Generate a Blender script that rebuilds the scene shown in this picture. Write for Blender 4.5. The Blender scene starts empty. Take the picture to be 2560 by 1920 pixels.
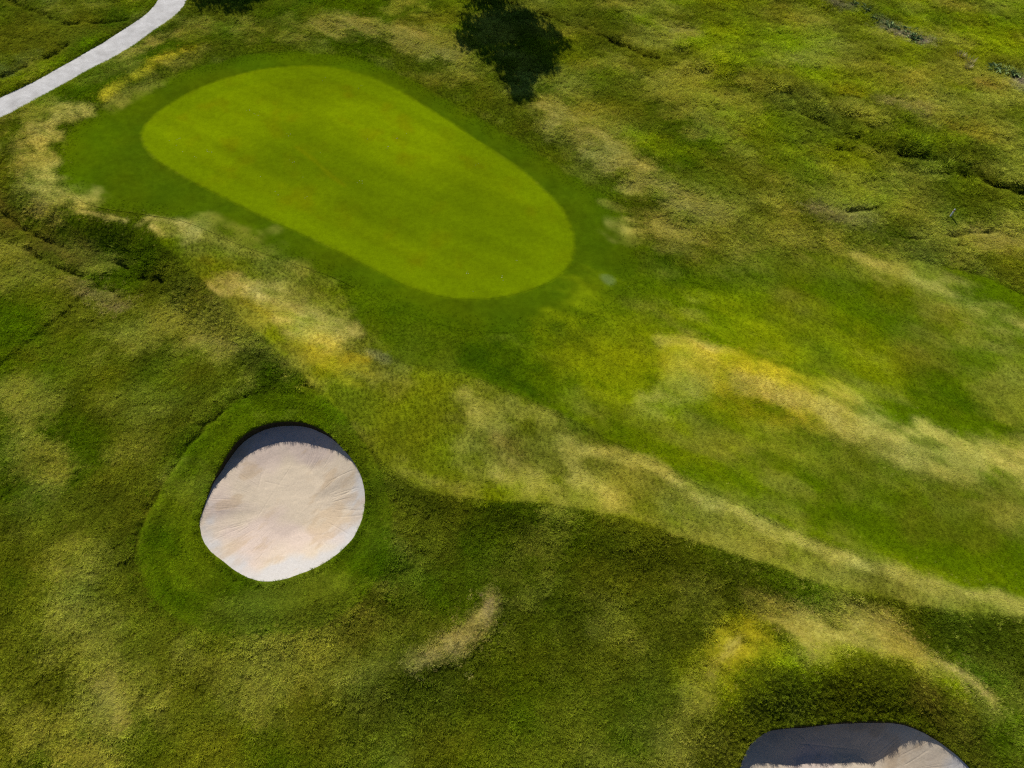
import bpy, bmesh, math, random
import numpy as np
from mathutils import Vector, Matrix
from mathutils.geometry import delaunay_2d_cdt

R = math.radians
scene = bpy.context.scene

# ------------------------------------------------------------------ camera
CAM_H, CAM_PITCH, CAM_HFOV = 32.0, 57.0, 71.6
cam_data = bpy.data.cameras.new("camera")
cam_data.sensor_fit = 'HORIZONTAL'
cam_data.angle = R(CAM_HFOV)
cam_data.clip_start, cam_data.clip_end = 0.1, 6000.0
camera = bpy.data.objects.new("camera", cam_data)
camera.location = (0.0, 0.0, CAM_H)
camera.rotation_euler = (R(90.0 - CAM_PITCH), 0.0, 0.0)
scene.collection.objects.link(camera)
scene.camera = camera

# ------------------------------------------------------------------ sky, sun, exposure
SUN_ELEV, SUN_LEFT = 40.0, 18.0          # degrees above the horizon; degrees left of the view direction
world = bpy.data.worlds.new("World")
scene.world = world
world.use_nodes = True
wn = world.node_tree
wn.nodes.clear()
w_out = wn.nodes.new("ShaderNodeOutputWorld")
w_bg = wn.nodes.new("ShaderNodeBackground")
w_sky = wn.nodes.new("ShaderNodeTexSky")
w_sky.sky_type = 'NISHITA'
w_sky.sun_disc = False
w_sky.altitude = 2500.0
w_sky.air_density = 0.7
w_sky.dust_density = 0.0
w_sky.ozone_density = 4.0
w_sky.sun_elevation = R(SUN_ELEV)
w_sky.sun_rotation = R(-SUN_LEFT)
w_bg.inputs["Strength"].default_value = 0.09
wn.links.new(w_sky.outputs[0], w_bg.inputs[0])
wn.links.new(w_bg.outputs[0], w_out.inputs[0])

sun_data = bpy.data.lights.new("sun", 'SUN')
sun_data.energy = 5.0
sun_data.angle = R(0.53)
sun_data.color = (1.0, 0.955, 0.88)
sun = bpy.data.objects.new("sun", sun_data)
to_sun = Vector((-math.sin(R(SUN_LEFT)) * math.cos(R(SUN_ELEV)),
                 math.cos(R(SUN_LEFT)) * math.cos(R(SUN_ELEV)), math.sin(R(SUN_ELEV))))
sun.rotation_euler = to_sun.to_track_quat('Z', 'Y').to_euler()
sun.location = (-30, 90, 70)
scene.collection.objects.link(sun)

scene.view_settings.view_transform = 'Standard'
scene.view_settings.look = 'None'
scene.view_settings.exposure = 0.0
scene.view_settings.gamma = 1.0
scene.view_settings.use_curve_mapping = False
scene.cycles.diffuse_bounces = 1
scene.cycles.use_denoising = False
scene.cycles.filter_width = 1.2

ALBEDO_SHORT, ALBEDO_MID, ALBEDO_LONG = 0.92, 1.4, 2.65   # turf reflectance: close cut, semi rough, long blades (which shade one another)
GRASS_N = 720000

# ------------------------------------------------------------------ measured layout of the course (metres; camera foot at the origin, +Y away from the camera)
# low ridges: crest line, height along it, half width
RIDGES = [
    ([(-25.06, 52.1), (-27.27, 49.67), (-29.46, 46.52), (-31.7, 44.09), (-33.2, 42.28), (-33.5, 40.06), (-32.62, 37.71), (-30.58, 35.48), (-28.34, 34.2)], [0.2, 0.45, 0.4, 0.25, 0.25, 0.25, 0.25, 0.2, 0.1], 1.3),
    ([(2.45, 44.09), (5.29, 41.53), (7.93, 38.63), (10.41, 35.92), (12.87, 34.2)], [0.3, 0.6, 0.65, 0.6, 0.2], 1.9),
    ([(5.93, 0.68), (7.18, 3.38), (8.77, 5.11), (10.87, 5.98), (13.29, 6.24), (15.97, 5.98), (17.88, 5.2), (19.14, 3.89), (19.83, 2.23)], [0.4, 0.7, 0.85, 0.95, 1.0, 0.95, 0.85, 0.7, 0.4], 1.6),
    ([(8.56, 22.91), (12.5, 21.97), (15.89, 20.18), (18.95, 17.92), (23.07, 16.06)], [0.3, 0.55, 0.55, 0.4, 0.2], 2.2),
    ([(-0.75, 9.35), (-1.55, 8.13), (-3.13, 7.15), (-4.47, 6.39), (-6.77, 5.83)], [0.3, 0.35, 0.35, 0.3, 0.1], 1.0),
    ([(-19.7, 11.28), (-19.69, 8.13), (-17.46, 6.2), (-15.89, 4.23)], [0.2, 0.35, 0.35, 0.2], 1.8),
    ([(-15.13, 55.63), (-9.42, 54.32), (-4.52, 51.79)], [0.2, 0.3, 0.2], 1.3),
    ([(-13.03, 9.35), (-10.01, 8.73), (-7.65, 9.56), (-5.98, 11.73), (-5.65, 14.06)], [0.2, 0.45, 0.5, 0.45, 0.2], 1.3),
]
# banks: crest line (falls away to its right), drop along it, width of the slope, length of the run-out
BANKS = [
    ([(-41.41, 43.56), (-34.27, 39.58), (-31.81, 36.36), (-27.25, 33.57), (-23.15, 32.63), (-20.11, 29.81), (-17.56, 27.25), (-14.54, 24.35), (-11.74, 21.67), (-8.84, 18.75), (-6.15, 15.81), (-3.53, 14.35), (2.11, 13.82), (8.57, 11.95), (14.55, 9.77), (22.71, 8.53), (28.13, 7.54)], [0.1, 0.3, 0.6, 0.9, 1.05, 1.2, 1.0, 0.6, 0.45, 0.3, 0.2, 0.2, 0.2, 0.15, 0.15, 0.15, 0.15], 2.6, 13.0),
    ([(9.95, 34.62), (7.47, 34.83), (5.31, 36.14), (3.12, 38.63), (-0.19, 41.53)], [0.05, 0.3, 0.35, 0.3, 0.05], 1.2, 4.0),
]
# ruts and cut lines in the long grass: line, half width, depth
FURROWS = [
    ([(0.0, 58.34), (1.41, 57.5), (2.82, 56.39), (4.45, 55.04)], 0.18, 0.3),
    ([(5.9, 54.47), (7.71, 53.04), (8.98, 51.8), (10.03, 50.89), (11.07, 50.6)], 0.22, 0.4),
    ([(13.94, 48.92), (15.13, 48.31)], 0.15, 0.25),
    ([(20.52, 43.47), (22.26, 42.45)], 0.2, 0.3),
    ([(22.47, 40.01), (23.62, 39.97)], 0.2, 0.3),
    ([(24.89, 41.41), (25.68, 40.78)], 0.2, 0.3),
    ([(26.21, 39.27), (28.24, 38.69), (30.4, 38.27), (31.52, 36.98)], 0.25, 0.35),
    ([(24.51, 43.57), (25.54, 43.17)], 0.25, 0.35),
    ([(29.94, 37.27), (31.82, 36.44), (33.96, 35.61)], 0.3, 0.3),
    ([(-32.29, 32.16), (-30.56, 31.27), (-29.27, 30.56), (-27.76, 29.71), (-26.13, 29.0), (-24.27, 28.21)], 0.22, 0.22),
    ([(-33.01, 34.13), (-31.17, 33.01), (-29.34, 31.88), (-27.64, 31.04)], 0.2, 0.2),
    ([(-24.46, 30.39), (-23.77, 29.88)], 0.2, 0.3),
    ([(-22.53, 29.09), (-21.14, 28.57)], 0.2, 0.25),
    ([(-42.15, 58.5), (-35.62, 54.83), (-30.95, 55.71)], 0.3, 0.2),
    ([(-38.03, 47.79), (-36.58, 49.42), (-35.61, 50.57), (-34.72, 52.07)], 0.3, 0.3),
    ([(-13.63, 20.53), (-14.75, 20.06), (-15.95, 18.56), (-16.8, 17.08), (-17.32, 15.62), (-17.61, 14.22), (-17.91, 12.83), (-17.68, 11.37), (-17.02, 9.84)], 0.14, 0.12),
    ([(-11.3, 20.65), (-9.97, 20.09), (-8.72, 18.94), (-7.42, 17.04), (-6.71, 15.76)], 0.16, 0.14),
    ([(30.13, 32.39), (27.7, 32.03)], 0.2, 0.25),
    ([(21.48, 34.1), (23.66, 34.37)], 0.15, 0.2),
    ([(24.16, 31.96), (25.87, 31.8)], 0.15, 0.2),
]
GREEN = [(-25.72, 41.08), (-25.88, 42.67), (-25.38, 44.35), (-24.02, 46.23), (-21.98, 47.84), (-19.75, 48.88), (-17.74, 49.39), (-15.68, 49.63), (-13.56, 49.47), (-11.38, 48.76), (-9.17, 47.41), (-6.98, 45.66), (-4.85, 43.75), (-2.79, 41.67), (-0.82, 39.64), (0.75, 38.0), (1.95, 36.35), (2.96, 34.72), (3.63, 33.04), (3.86, 31.62), (3.79, 30.41), (3.4, 29.23), (2.59, 28.22), (1.2, 27.42), (-0.43, 26.85), (-2.05, 26.62), (-3.39, 26.67), (-5.04, 27.1), (-6.75, 27.97), (-8.54, 29.19), (-10.36, 30.31), (-12.21, 31.39), (-14.12, 32.48), (-16.75, 34.01), (-19.18, 35.54), (-21.33, 36.89), (-23.19, 38.21), (-24.59, 39.35)]
COLLAR = [(-30.65, 39.39), (-29.7, 37.07), (-27.86, 34.83), (-25.84, 33.98), (-23.66, 33.56), (-20.51, 32.78), (-16.65, 30.86), (-13.6, 29.59), (-10.63, 28.31), (-8.27, 26.87), (-5.98, 25.43), (-2.76, 24.34), (0.1, 24.18), (2.99, 24.77), (5.74, 26.32), (7.45, 28.68), (7.72, 31.56), (6.66, 34.44), (5.32, 36.22), (3.13, 38.55), (0.0, 41.64), (-3.22, 44.59), (-6.4, 47.22), (-9.73, 49.7), (-13.04, 50.88), (-16.66, 51.38), (-20.18, 51.06), (-23.15, 49.88), (-25.58, 48.4), (-27.76, 46.52), (-29.63, 43.97), (-30.82, 41.65)]
FAIRWAY = [(-9.8, 27.21), (-8.69, 24.78), (-7.15, 22.64), (-5.7, 21.99), (-2.65, 21.39), (0.34, 19.97), (3.22, 18.42), (5.28, 17.13), (7.93, 15.67), (10.27, 14.23), (13.13, 12.71), (16.08, 11.33), (18.9, 10.12), (21.01, 9.52), (22.93, 9.1), (28.38, 8.12), (36.44, 24.01), (30.25, 27.19), (28.56, 28.66), (24.85, 29.99), (22.59, 30.55), (18.16, 30.05), (13.8, 29.3), (10.47, 29.47), (8.38, 30.96), (5.56, 31.4), (4.61, 29.81), (2.54, 26.84), (-0.69, 25.66), (-3.89, 25.8), (-6.65, 26.86), (-8.67, 27.97)]
SEMI_ROUGH = [(-9.8, 27.21), (-8.69, 24.78), (-7.15, 22.64), (-5.7, 21.99), (-2.65, 21.39), (0.34, 19.97), (3.22, 18.42), (5.28, 17.13), (7.93, 15.67), (10.27, 14.23), (13.13, 12.71), (16.08, 11.33), (18.9, 10.12), (21.01, 9.52), (22.93, 9.1), (28.38, 8.12), (27.94, 7.24), (22.66, 8.43), (18.53, 8.93), (14.63, 9.82), (11.72, 11.03), (8.61, 12.02), (5.41, 13.12), (2.11, 13.82), (-1.26, 14.03), (-3.52, 14.32), (-4.9, 14.85), (-6.13, 15.75), (-7.43, 17.17), (-8.83, 18.86), (-11.7, 21.59), (-14.52, 24.43), (-17.46, 27.09), (-19.96, 29.58), (-22.7, 32.3), (-22.69, 33.24), (-20.65, 33.3), (-16.8, 31.59), (-13.72, 30.24), (-11.3, 29.06)]
BUNKER_A = [(-15.13, 13.1), (-15.12, 13.64), (-15.06, 14.43), (-15.0, 15.25), (-14.82, 15.96), (-14.62, 16.68), (-14.3, 17.41), (-13.87, 17.97), (-13.28, 18.38), (-12.59, 18.62), (-11.87, 18.68), (-11.1, 18.6), (-10.44, 18.37), (-9.76, 17.99), (-9.08, 17.46), (-8.4, 16.73), (-7.78, 15.96), (-7.39, 15.22), (-7.16, 14.37), (-7.13, 13.55), (-7.23, 12.91), (-7.49, 12.22), (-7.86, 11.72), (-8.4, 11.23), (-9.05, 10.79), (-9.8, 10.46), (-10.54, 10.19), (-11.31, 10.09), (-12.03, 10.23), (-12.75, 10.57), (-13.52, 11.08), (-14.25, 11.59), (-14.75, 12.17), (-15.0, 12.68)]
BUNKER_B = [(9.08, 2.59), (9.34, 3.08), (9.62, 3.42), (10.11, 3.76), (10.65, 3.98), (11.45, 4.11), (12.4, 4.16), (13.29, 4.26), (14.38, 4.31), (15.34, 4.29), (16.1, 4.18), (16.66, 3.93), (17.12, 3.64), (17.53, 3.3), (17.89, 2.92), (18.18, 2.56), (18.41, 1.98), (18.37, 1.35), (17.92, 0.7), (16.84, 0.13), (15.25, -0.21), (13.23, -0.29), (11.29, -0.04), (9.86, 0.48), (9.12, 1.28), (8.92, 1.96)]
PATH_LEFT = [(-44.17, 39.39), (-39.9, 42.67), (-37.15, 45.59), (-35.4, 47.61), (-33.72, 50.16), (-31.96, 52.92), (-30.71, 54.87), (-29.78, 56.48), (-29.41, 57.85), (-29.32, 58.87), (-29.68, 60.69), (-30.78, 63.46), (-33.47, 68.11), (-37.49, 73.18), (-42.72, 78.22)]
PATH_RIGHT = [(-42.87, 36.7), (-39.01, 40.44), (-36.26, 43.29), (-35.16, 44.69), (-33.81, 46.62), (-32.36, 48.66), (-31.16, 50.29), (-29.57, 52.39), (-28.66, 54.16), (-27.71, 55.7), (-27.19, 57.25), (-27.08, 58.63), (-27.42, 60.77), (-28.39, 63.73), (-31.13, 68.54), (-35.31, 73.87), (-40.87, 79.32)]
BUNKER_RING = [(-12.04, 20.37), (-13.6, 20.33), (-14.88, 19.88), (-15.95, 18.56), (-16.8, 17.08), (-17.32, 15.62), (-17.61, 14.22), (-17.84, 12.83), (-17.56, 11.37), (-16.71, 9.84), (-15.22, 8.59), (-13.21, 7.81), (-10.92, 7.7), (-8.7, 7.97), (-6.96, 8.95), (-5.87, 10.62), (-5.61, 12.61), (-6.01, 14.5), (-6.73, 16.02), (-7.71, 17.57), (-8.98, 19.09), (-10.2, 19.95)]
WEEDS = [(29.52, 54.95), (30.07, 54.37), (30.76, 54.22), (31.06, 53.39), (31.47, 52.94), (31.7, 52.55), (29.21, 55.79), (36.26, 48.8), (36.87, 48.55), (37.48, 48.29), (36.01, 49.09), (28.21, 57.67), (28.78, 56.98), (31.44, 54.04)]
STRAW_TUFTS = [(34.11, 50.44), (34.53, 49.65), (34.06, 48.73)]
PETALS = [(-18.9, 44.39), (-18.3, 44.07), (-15.78, 41.8), (-11.19, 47.07), (-14.05, 47.98), (-14.96, 38.89), (-13.79, 37.48), (-13.24, 39.92), (-7.36, 41.94), (-9.9, 41.4), (-7.96, 41.41), (-8.52, 40.43), (-23.05, 41.18), (-23.15, 40.39), (-22.41, 39.94), (-23.6, 40.89), (-20.81, 39.78), (-21.55, 39.0), (0.25, 29.65), (-2.66, 28.71), (-0.44, 28.35), (-2.34, 27.22), (-15.3, 35.64), (-16.86, 37.43), (-10.02, 36.86), (-13.41, 35.18), (-2.26, 38.73)]
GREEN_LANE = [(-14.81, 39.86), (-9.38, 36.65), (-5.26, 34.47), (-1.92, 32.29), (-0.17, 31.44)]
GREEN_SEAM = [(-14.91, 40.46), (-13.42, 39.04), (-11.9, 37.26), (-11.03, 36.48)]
SHAGGY = [(13.3, 50.87), (17.75, 48.08), (23.0, 44.06), (26.77, 40.05), (30.63, 37.48), (34.1, 35.19)]
NA = 16
STAKE = (27.98, 33.67)
TREE_A_SHADE = (0.15, 52.65)
TREE_B_SHADE = (-23.45, 59.73)
# patches of different turf: middle line, half width, kind of grass, cover
SWARDS = [
    ([(8.36, 6.37), (10.27, 7.13), (13.53, 7.5), (16.39, 7.1), (18.18, 6.13)], 1.17, 'lime', 0.7),
    ([(26.69, 51.91), (29.07, 48.11), (32.37, 44.75), (35.01, 40.94)], 3.16, 'olive', 0.6),
    ([(28.72, 46.95), (31.03, 43.71), (34.16, 40.43)], 1.64, 'khaki', 0.5),
    ([(17.91, 48.96), (23.06, 44.31), (26.84, 40.28), (30.63, 37.48), (33.79, 35.18)], 1.29, 'oliveD', 0.8),
    ([(20.05, 45.87), (23.6, 42.52)], 0.48, 'dark', 0.8),
    ([(25.33, 40.55), (28.27, 38.69), (30.81, 37.06)], 0.59, 'dark', 0.9),
    ([(15.82, 48.98), (18.32, 47.5)], 0.35, 'dark', 0.7),
    ([(6.86, 21.53), (9.66, 20.06), (13.92, 19.22), (16.56, 18.12)], 2.32, 'lime', 0.7),
    ([(15.36, 17.91), (19.59, 16.06), (23.73, 14.59)], 1.89, 'khaki', 0.4),
    ([(3.62, 21.6), (5.97, 19.81)], 2.11, 'lime', 0.55),
    ([(11.18, 30.59), (16.7, 29.84), (20.79, 29.19)], 1.46, 'khaki', 0.4),
    ([(23.6, 24.47), (26.83, 22.53)], 1.71, 'khaki', 0.35),
    ([(-25.08, 51.61), (-27.04, 49.25), (-28.54, 47.25), (-29.44, 45.48)], 0.46, 'yellow', 0.95),
    ([(-24.62, 51.02), (-26.43, 48.51), (-27.61, 46.55), (-28.49, 45.02)], 0.75, 'khaki', 0.7),
    ([(-30.33, 44.24), (-32.17, 43.11), (-33.08, 41.66), (-33.28, 39.93), (-32.79, 38.13)], 0.69, 'straw', 1.0),
    ([(-32.66, 40.86), (-32.11, 38.2), (-30.94, 36.17), (-29.32, 34.93), (-27.66, 34.4)], 0.93, 'straw', 0.9),
    ([(-27.63, 33.69), (-25.93, 33.37), (-24.2, 32.96)], 0.17, 'pale', 0.7),
    ([(-22.71, 32.81), (-20.99, 32.44), (-19.47, 31.54)], 0.6, 'pale', 0.85),
    ([(-19.43, 31.95), (-16.52, 30.26), (-13.98, 28.62)], 1.4, 'khaki', 0.6),
    ([(-18.15, 28.9), (-16.43, 27.3), (-15.06, 25.78), (-13.22, 24.44), (-11.13, 22.81)], 0.77, 'gold', 0.35),
    ([(-16.37, 27.66), (-14.75, 26.98), (-12.34, 25.44), (-9.5, 23.95)], 0.82, 'pale', 0.95),
    ([(-13.91, 28.25), (-11.99, 26.5), (-9.7, 25.45)], 0.93, 'khaki', 0.6),
    ([(-11.07, 24.1), (-9.81, 22.5), (-8.68, 21.58)], 0.84, 'yellow', 0.5),
    ([(-26.85, 28.63), (-25.2, 27.65), (-23.32, 26.82)], 0.62, 'tan', 0.6),
    ([(-19.5, 26.38), (-17.46, 25.13), (-15.23, 23.88), (-12.93, 22.83)], 1.29, 'khaki', 0.65),
    ([(-18.16, 24.21), (-15.75, 23.48)], 0.46, 'straw', 0.5),
    ([(-14.99, 55.05), (-11.22, 54.23), (-7.48, 53.08), (-4.33, 51.43)], 1.21, 'straw', 0.85),
    ([(-4.35, 51.83), (-3.41, 50.33), (-3.01, 48.68)], 1.08, 'khaki', 0.6),
    ([(-20.79, 54.22), (-17.96, 54.86), (-15.67, 54.45)], 0.98, 'khaki', 0.6),
    ([(-26.04, 54.61), (-24.35, 55.27), (-21.79, 55.51)], 0.88, 'khaki', 0.75),
    ([(-28.1, 52.69), (-26.53, 53.65), (-24.44, 54.02)], 0.68, 'straw', 0.6),
    ([(-30.89, 49.98), (-29.17, 51.43)], 0.67, 'straw', 0.5),
    ([(-32.19, 47.6), (-30.4, 48.46), (-28.76, 49.07)], 0.68, 'khaki', 0.5),
    ([(-36.04, 42.72), (-34.3, 43.33), (-32.03, 43.63)], 0.43, 'khaki', 0.6),
    ([(2.65, 44.94), (4.68, 42.4), (6.72, 39.39), (8.64, 36.89), (9.94, 35.21), (11.86, 33.74)], 1.25, 'straw', 0.85),
    ([(4.06, 46.49), (6.09, 43.75), (8.21, 41.62)], 1.35, 'khaki', 0.5),
    ([(7.39, 32.59), (9.08, 32.15), (11.26, 31.16)], 0.95, 'straw', 0.6),
    ([(11.47, 32.86), (14.28, 32.13), (17.59, 31.37)], 1.49, 'khaki', 0.55),
    ([(8.29, 23.24), (9.78, 23.01), (11.71, 22.44)], 0.46, 'pale', 0.8),  # bright hazy glow put into the turf colour as a pale streak
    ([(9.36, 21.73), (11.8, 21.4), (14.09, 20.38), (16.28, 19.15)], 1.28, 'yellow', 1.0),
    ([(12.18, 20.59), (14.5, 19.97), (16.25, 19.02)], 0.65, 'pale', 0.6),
    ([(4.87, 21.59), (7.22, 20.08), (8.65, 19.79)], 1.18, 'lime', 0.7),
    ([(7.68, 19.8), (8.99, 20.61), (9.85, 21.72)], 0.78, 'straw', 0.5),
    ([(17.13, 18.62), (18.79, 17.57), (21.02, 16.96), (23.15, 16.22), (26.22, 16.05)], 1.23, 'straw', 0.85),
    ([(22.53, 15.82), (23.26, 14.58), (24.79, 13.63)], 1.07, 'khaki', 0.6),
    ([(11.11, 19.81), (12.93, 19.0), (14.78, 18.68)], 0.74, 'gold', 0.35),
    ([(3.85, 16.88), (5.24, 16.7), (6.13, 16.06)], 0.39, 'straw', 0.8),
    ([(6.36, 16.06), (8.52, 14.81), (10.19, 13.75), (11.82, 12.82), (13.45, 12.13)], 0.37, 'straw', 0.85),
    ([(13.45, 12.13), (15.22, 11.34), (17.33, 10.45), (19.19, 9.69), (21.12, 9.27), (23.17, 8.77), (25.01, 8.32)], 0.35, 'straw', 0.9),
    ([(5.03, 13.84), (8.67, 12.47), (12.77, 10.91), (15.71, 9.92), (18.61, 9.17), (22.47, 8.57), (24.92, 8.12)], 0.47, 'khaki', 0.7),
    ([(-2.35, 20.06), (-1.83, 18.65), (-0.62, 17.83)], 0.52, 'straw', 0.45),
    ([(-0.85, 17.29), (0.09, 16.51), (0.55, 15.75)], 0.54, 'rust', 0.4),
    ([(-0.14, 15.5), (1.68, 14.78), (3.93, 14.31)], 0.75, 'straw', 0.6),
    ([(2.92, 17.08), (3.56, 15.8), (3.95, 14.56)], 0.68, 'straw', 0.5),
    ([(-5.59, 14.97), (-4.44, 14.74), (-2.4, 14.47)], 0.35, 'khaki', 0.6),
    ([(-1.04, 9.35), (-1.16, 8.93), (-1.55, 8.21), (-2.63, 7.32), (-4.08, 6.57)], 0.49, 'pale', 1.0),
    ([(-1.04, 9.22), (-1.19, 8.76)], 0.27, 'tan', 0.8),
    ([(-4.08, 6.54), (-5.65, 6.14), (-7.23, 5.88)], 0.27, 'khaki', 0.6),
    ([(8.74, 6.77), (9.34, 7.27), (10.82, 7.65)], 0.72, 'yellow', 0.7),
    ([(8.31, 6.17), (8.69, 6.56), (10.03, 7.67)], 0.27, 'straw', 0.7),
    ([(11.23, 9.44), (11.94, 8.81), (12.64, 8.38)], 0.49, 'straw', 0.8),
    ([(13.01, 8.27), (15.22, 8.15), (16.34, 7.41), (17.47, 6.72)], 0.94, 'straw', 0.9),
    ([(16.34, 8.46), (17.26, 7.55), (18.75, 6.35), (19.95, 4.89)], 0.3, 'pale', 0.7),
    ([(8.13, 6.18), (7.22, 4.72), (6.68, 2.85)], 0.54, 'khaki', 0.7),
    ([(-20.2, 11.5), (-19.95, 9.72), (-19.15, 8.07), (-17.85, 6.53), (-16.4, 5.1), (-15.98, 3.89)], 0.99, 'khaki', 0.7),
    ([(-17.3, 5.62), (-16.17, 4.92), (-16.04, 4.23)], 0.39, 'straw', 0.5),
    ([(-19.93, 4.24), (-18.37, 3.56), (-17.4, 2.89)], 0.54, 'khaki', 0.5),
    ([(-27.15, 20.85), (-25.43, 18.46), (-24.06, 16.23), (-23.7, 14.16)], 1.12, 'khaki', 0.45),
    ([(-21.43, 20.27), (-19.52, 19.03), (-19.73, 17.33)], 0.94, 'khaki', 0.4),
    ([(-31.61, 30.33), (-29.59, 29.31), (-27.39, 28.61)], 0.81, 'khaki', 0.6),
    ([(-14.18, 6.83), (-12.69, 6.28), (-10.73, 5.36)], 0.58, 'khaki', 0.4),
    ([(8.18, 58.17), (11.18, 57.75), (12.98, 56.98)], 0.92, 'khaki', 0.7),
    ([(12.33, 54.68), (14.04, 53.66)], 0.97, 'straw', 0.5),
    ([(22.31, 56.55), (24.53, 53.28), (25.52, 50.12)], 1.66, 'khaki', 0.6),
    ([(26.89, 48.82), (28.89, 46.39), (30.87, 44.22)], 1.47, 'khaki', 0.55),
    ([(29.23, 43.2), (30.89, 42.24), (32.66, 40.8)], 0.77, 'gold', 0.25),
    ([(24.46, 46.66), (25.23, 45.78)], 0.58, 'gold', 0.6),
    ([(27.1, 44.82), (29.06, 43.7)], 0.65, 'tan', 0.4),
    ([(19.95, 34.02), (21.41, 33.81), (22.83, 33.53)], 0.93, 'tan', 0.5),
    ([(5.79, 34.65), (6.94, 34.23), (8.68, 33.93)], 0.28, 'khaki', 0.5),
    ([(28.99, 32.41), (30.22, 31.81), (31.45, 31.23)], 0.83, 'straw', 0.6),
    ([(22.14, 28.89), (23.7, 28.41), (25.79, 27.92), (27.52, 26.53), (29.16, 25.15)], 0.88, 'straw', 0.55),
    ([(24.45, 27.19), (26.07, 25.49), (28.11, 23.82)], 0.78, 'khaki', 0.6),
    ([(20.98, 29.92), (22.04, 29.6)], 0.49, 'straw', 0.5),
    ([(12.3, 34.75), (14.69, 34.54), (17.21, 35.09)], 0.93, 'khaki', 0.5),
    ([(17.59, 47.21), (19.9, 45.11), (22.34, 44.07)], 1.24, 'khaki', 0.4),
    ([(19.76, 51.17), (21.68, 50.21)], 0.65, 'straw', 0.4),
    ([(-36.99, 45.16), (-35.62, 46.84), (-33.76, 49.25)], 0.6, 'bright', 0.6),
    ([(-37.4, 46.24), (-35.71, 48.0), (-33.83, 50.46), (-32.15, 52.97)], 0.64, 'bright', 0.6),
    ([(-36.16, 43.86), (-33.6, 45.84), (-30.94, 49.07)], 0.94, 'green', 0.6),
    ([(-1.68, 22.49), (0.35, 20.99), (3.5, 19.25), (5.33, 17.87)], 1.05, 'lush', 0.75),
    ([(-5.96, 25.09), (-3.79, 24.08), (-1.19, 23.61)], 0.89, 'lush', 0.5),
    ([(9.38, 29.82), (9.81, 28.7)], 1.14, 'lush', 0.6),
    ([(5.33, 17.87), (8.04, 16.57), (10.4, 15.09), (12.24, 13.88)], 0.67, 'green', 0.7),
    ([(4.88, 25.46), (6.08, 24.1), (7.47, 22.7)], 2.2, 'lime', 0.6),
    ([(14.07, 24.86), (16.06, 24.25), (19.48, 23.08)], 2.26, 'lime', 0.6),
    ([(11.99, 25.16), (13.73, 23.41)], 1.91, 'lime', 0.5),
    ([(23.13, 20.69), (25.07, 19.81), (26.98, 18.93), (28.74, 18.07)], 1.18, 'lush', 0.65),
    ([(24.76, 17.78), (25.76, 17.24)], 0.31, 'lime', 0.5),
    ([(8.81, 41.12), (9.96, 40.04), (10.68, 39.5)], 1.19, 'lime', 0.7),
    ([(16.96, 55.94), (18.84, 53.97), (20.67, 52.1)], 1.88, 'lime', 0.6),
    ([(23.37, 48.43), (24.51, 47.51), (25.43, 47.16)], 1.53, 'lime', 0.6),
    ([(29.92, 57.06), (33.24, 55.67), (40.16, 54.34)], 1.95, 'green', 0.5),
    ([(37.59, 54.35), (39.83, 52.41)], 1.65, 'lime', 0.4),
    ([(15.51, 29.47), (19.13, 28.1), (22.64, 25.77)], 1.26, 'green', 0.6),
    ([(-19.11, 57.18), (-15.38, 57.51), (-7.82, 57.51)], 1.01, 'green', 0.6),
    ([(-23.25, 55.37), (-22.45, 55.09)], 0.69, 'green', 0.7),
    ([(-25.81, 53.66), (-24.81, 53.34)], 0.6, 'green', 0.7),
    ([(-6.36, 52.61), (-3.93, 54.83)], 0.97, 'green', 0.4),
    ([(-30.24, 56.49), (-30.06, 58.56), (-31.91, 58.44)], 1.02, 'lime', 0.5),
    ([(-38.55, 49.12), (-37.4, 48.83), (-36.67, 50.63)], 0.68, 'bluegreen', 0.6),
    ([(-15.9, 16.28), (-14.93, 18.41), (-13.44, 19.52), (-11.43, 19.65), (-9.29, 18.68)], 1.02, 'green', 0.65),
    ([(-16.96, 12.54), (-16.53, 10.28), (-15.01, 8.59)], 0.75, 'lush', 0.6),
    ([(-6.71, 12.43), (-4.39, 10.28), (-5.06, 8.21)], 1.27, 'lush', 0.55),
    ([(-1.0, 11.37), (-2.04, 10.05), (-3.08, 9.64)], 0.97, 'grassd', 0.6),
    ([(-0.13, 13.13), (4.22, 11.77), (8.42, 10.49), (12.43, 9.22)], 0.59, 'dark', 0.6),
    ([(-5.78, 14.48), (-3.7, 13.58), (-0.13, 13.13)], 0.56, 'dark', 0.6),
    ([(18.3, 8.16), (20.52, 7.56), (22.55, 7.16)], 0.59, 'dark', 0.5),
    ([(19.84, 6.79), (20.91, 5.48)], 0.68, 'lush', 0.7),
    ([(-25.67, 31.72), (-23.12, 31.16), (-19.46, 28.55), (-18.08, 27.45)], 1.19, 'dark', 0.4),  # shade of the bank turned from the sun, deepened in the colour
    ([(-33.28, 34.96), (-30.18, 32.7), (-27.4, 31.22)], 1.15, 'brown', 0.5),
    ([(-14.54, 22.96), (-12.17, 21.33), (-13.7, 20.95)], 0.95, 'dark', 0.7),
    ([(-21.78, 28.37), (-19.27, 27.13)], 0.6, 'oliveD', 0.6),
    ([(12.15, 5.39), (14.22, 5.06), (16.22, 4.86), (17.63, 3.84)], 0.57, 'oliveD', 0.55),
    ([(16.97, 5.18), (18.18, 4.15), (19.08, 2.84)], 0.59, 'brown', 0.6),
    ([(-9.73, 4.28), (-6.88, 4.62), (-4.02, 5.32)], 1.11, 'oliveD', 0.5),
    ([(4.87, 4.26), (5.37, 3.73)], 0.88, 'lush', 0.5),
    ([(10.84, 7.11), (11.66, 6.67)], 0.59, 'lime', 0.5),
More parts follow.
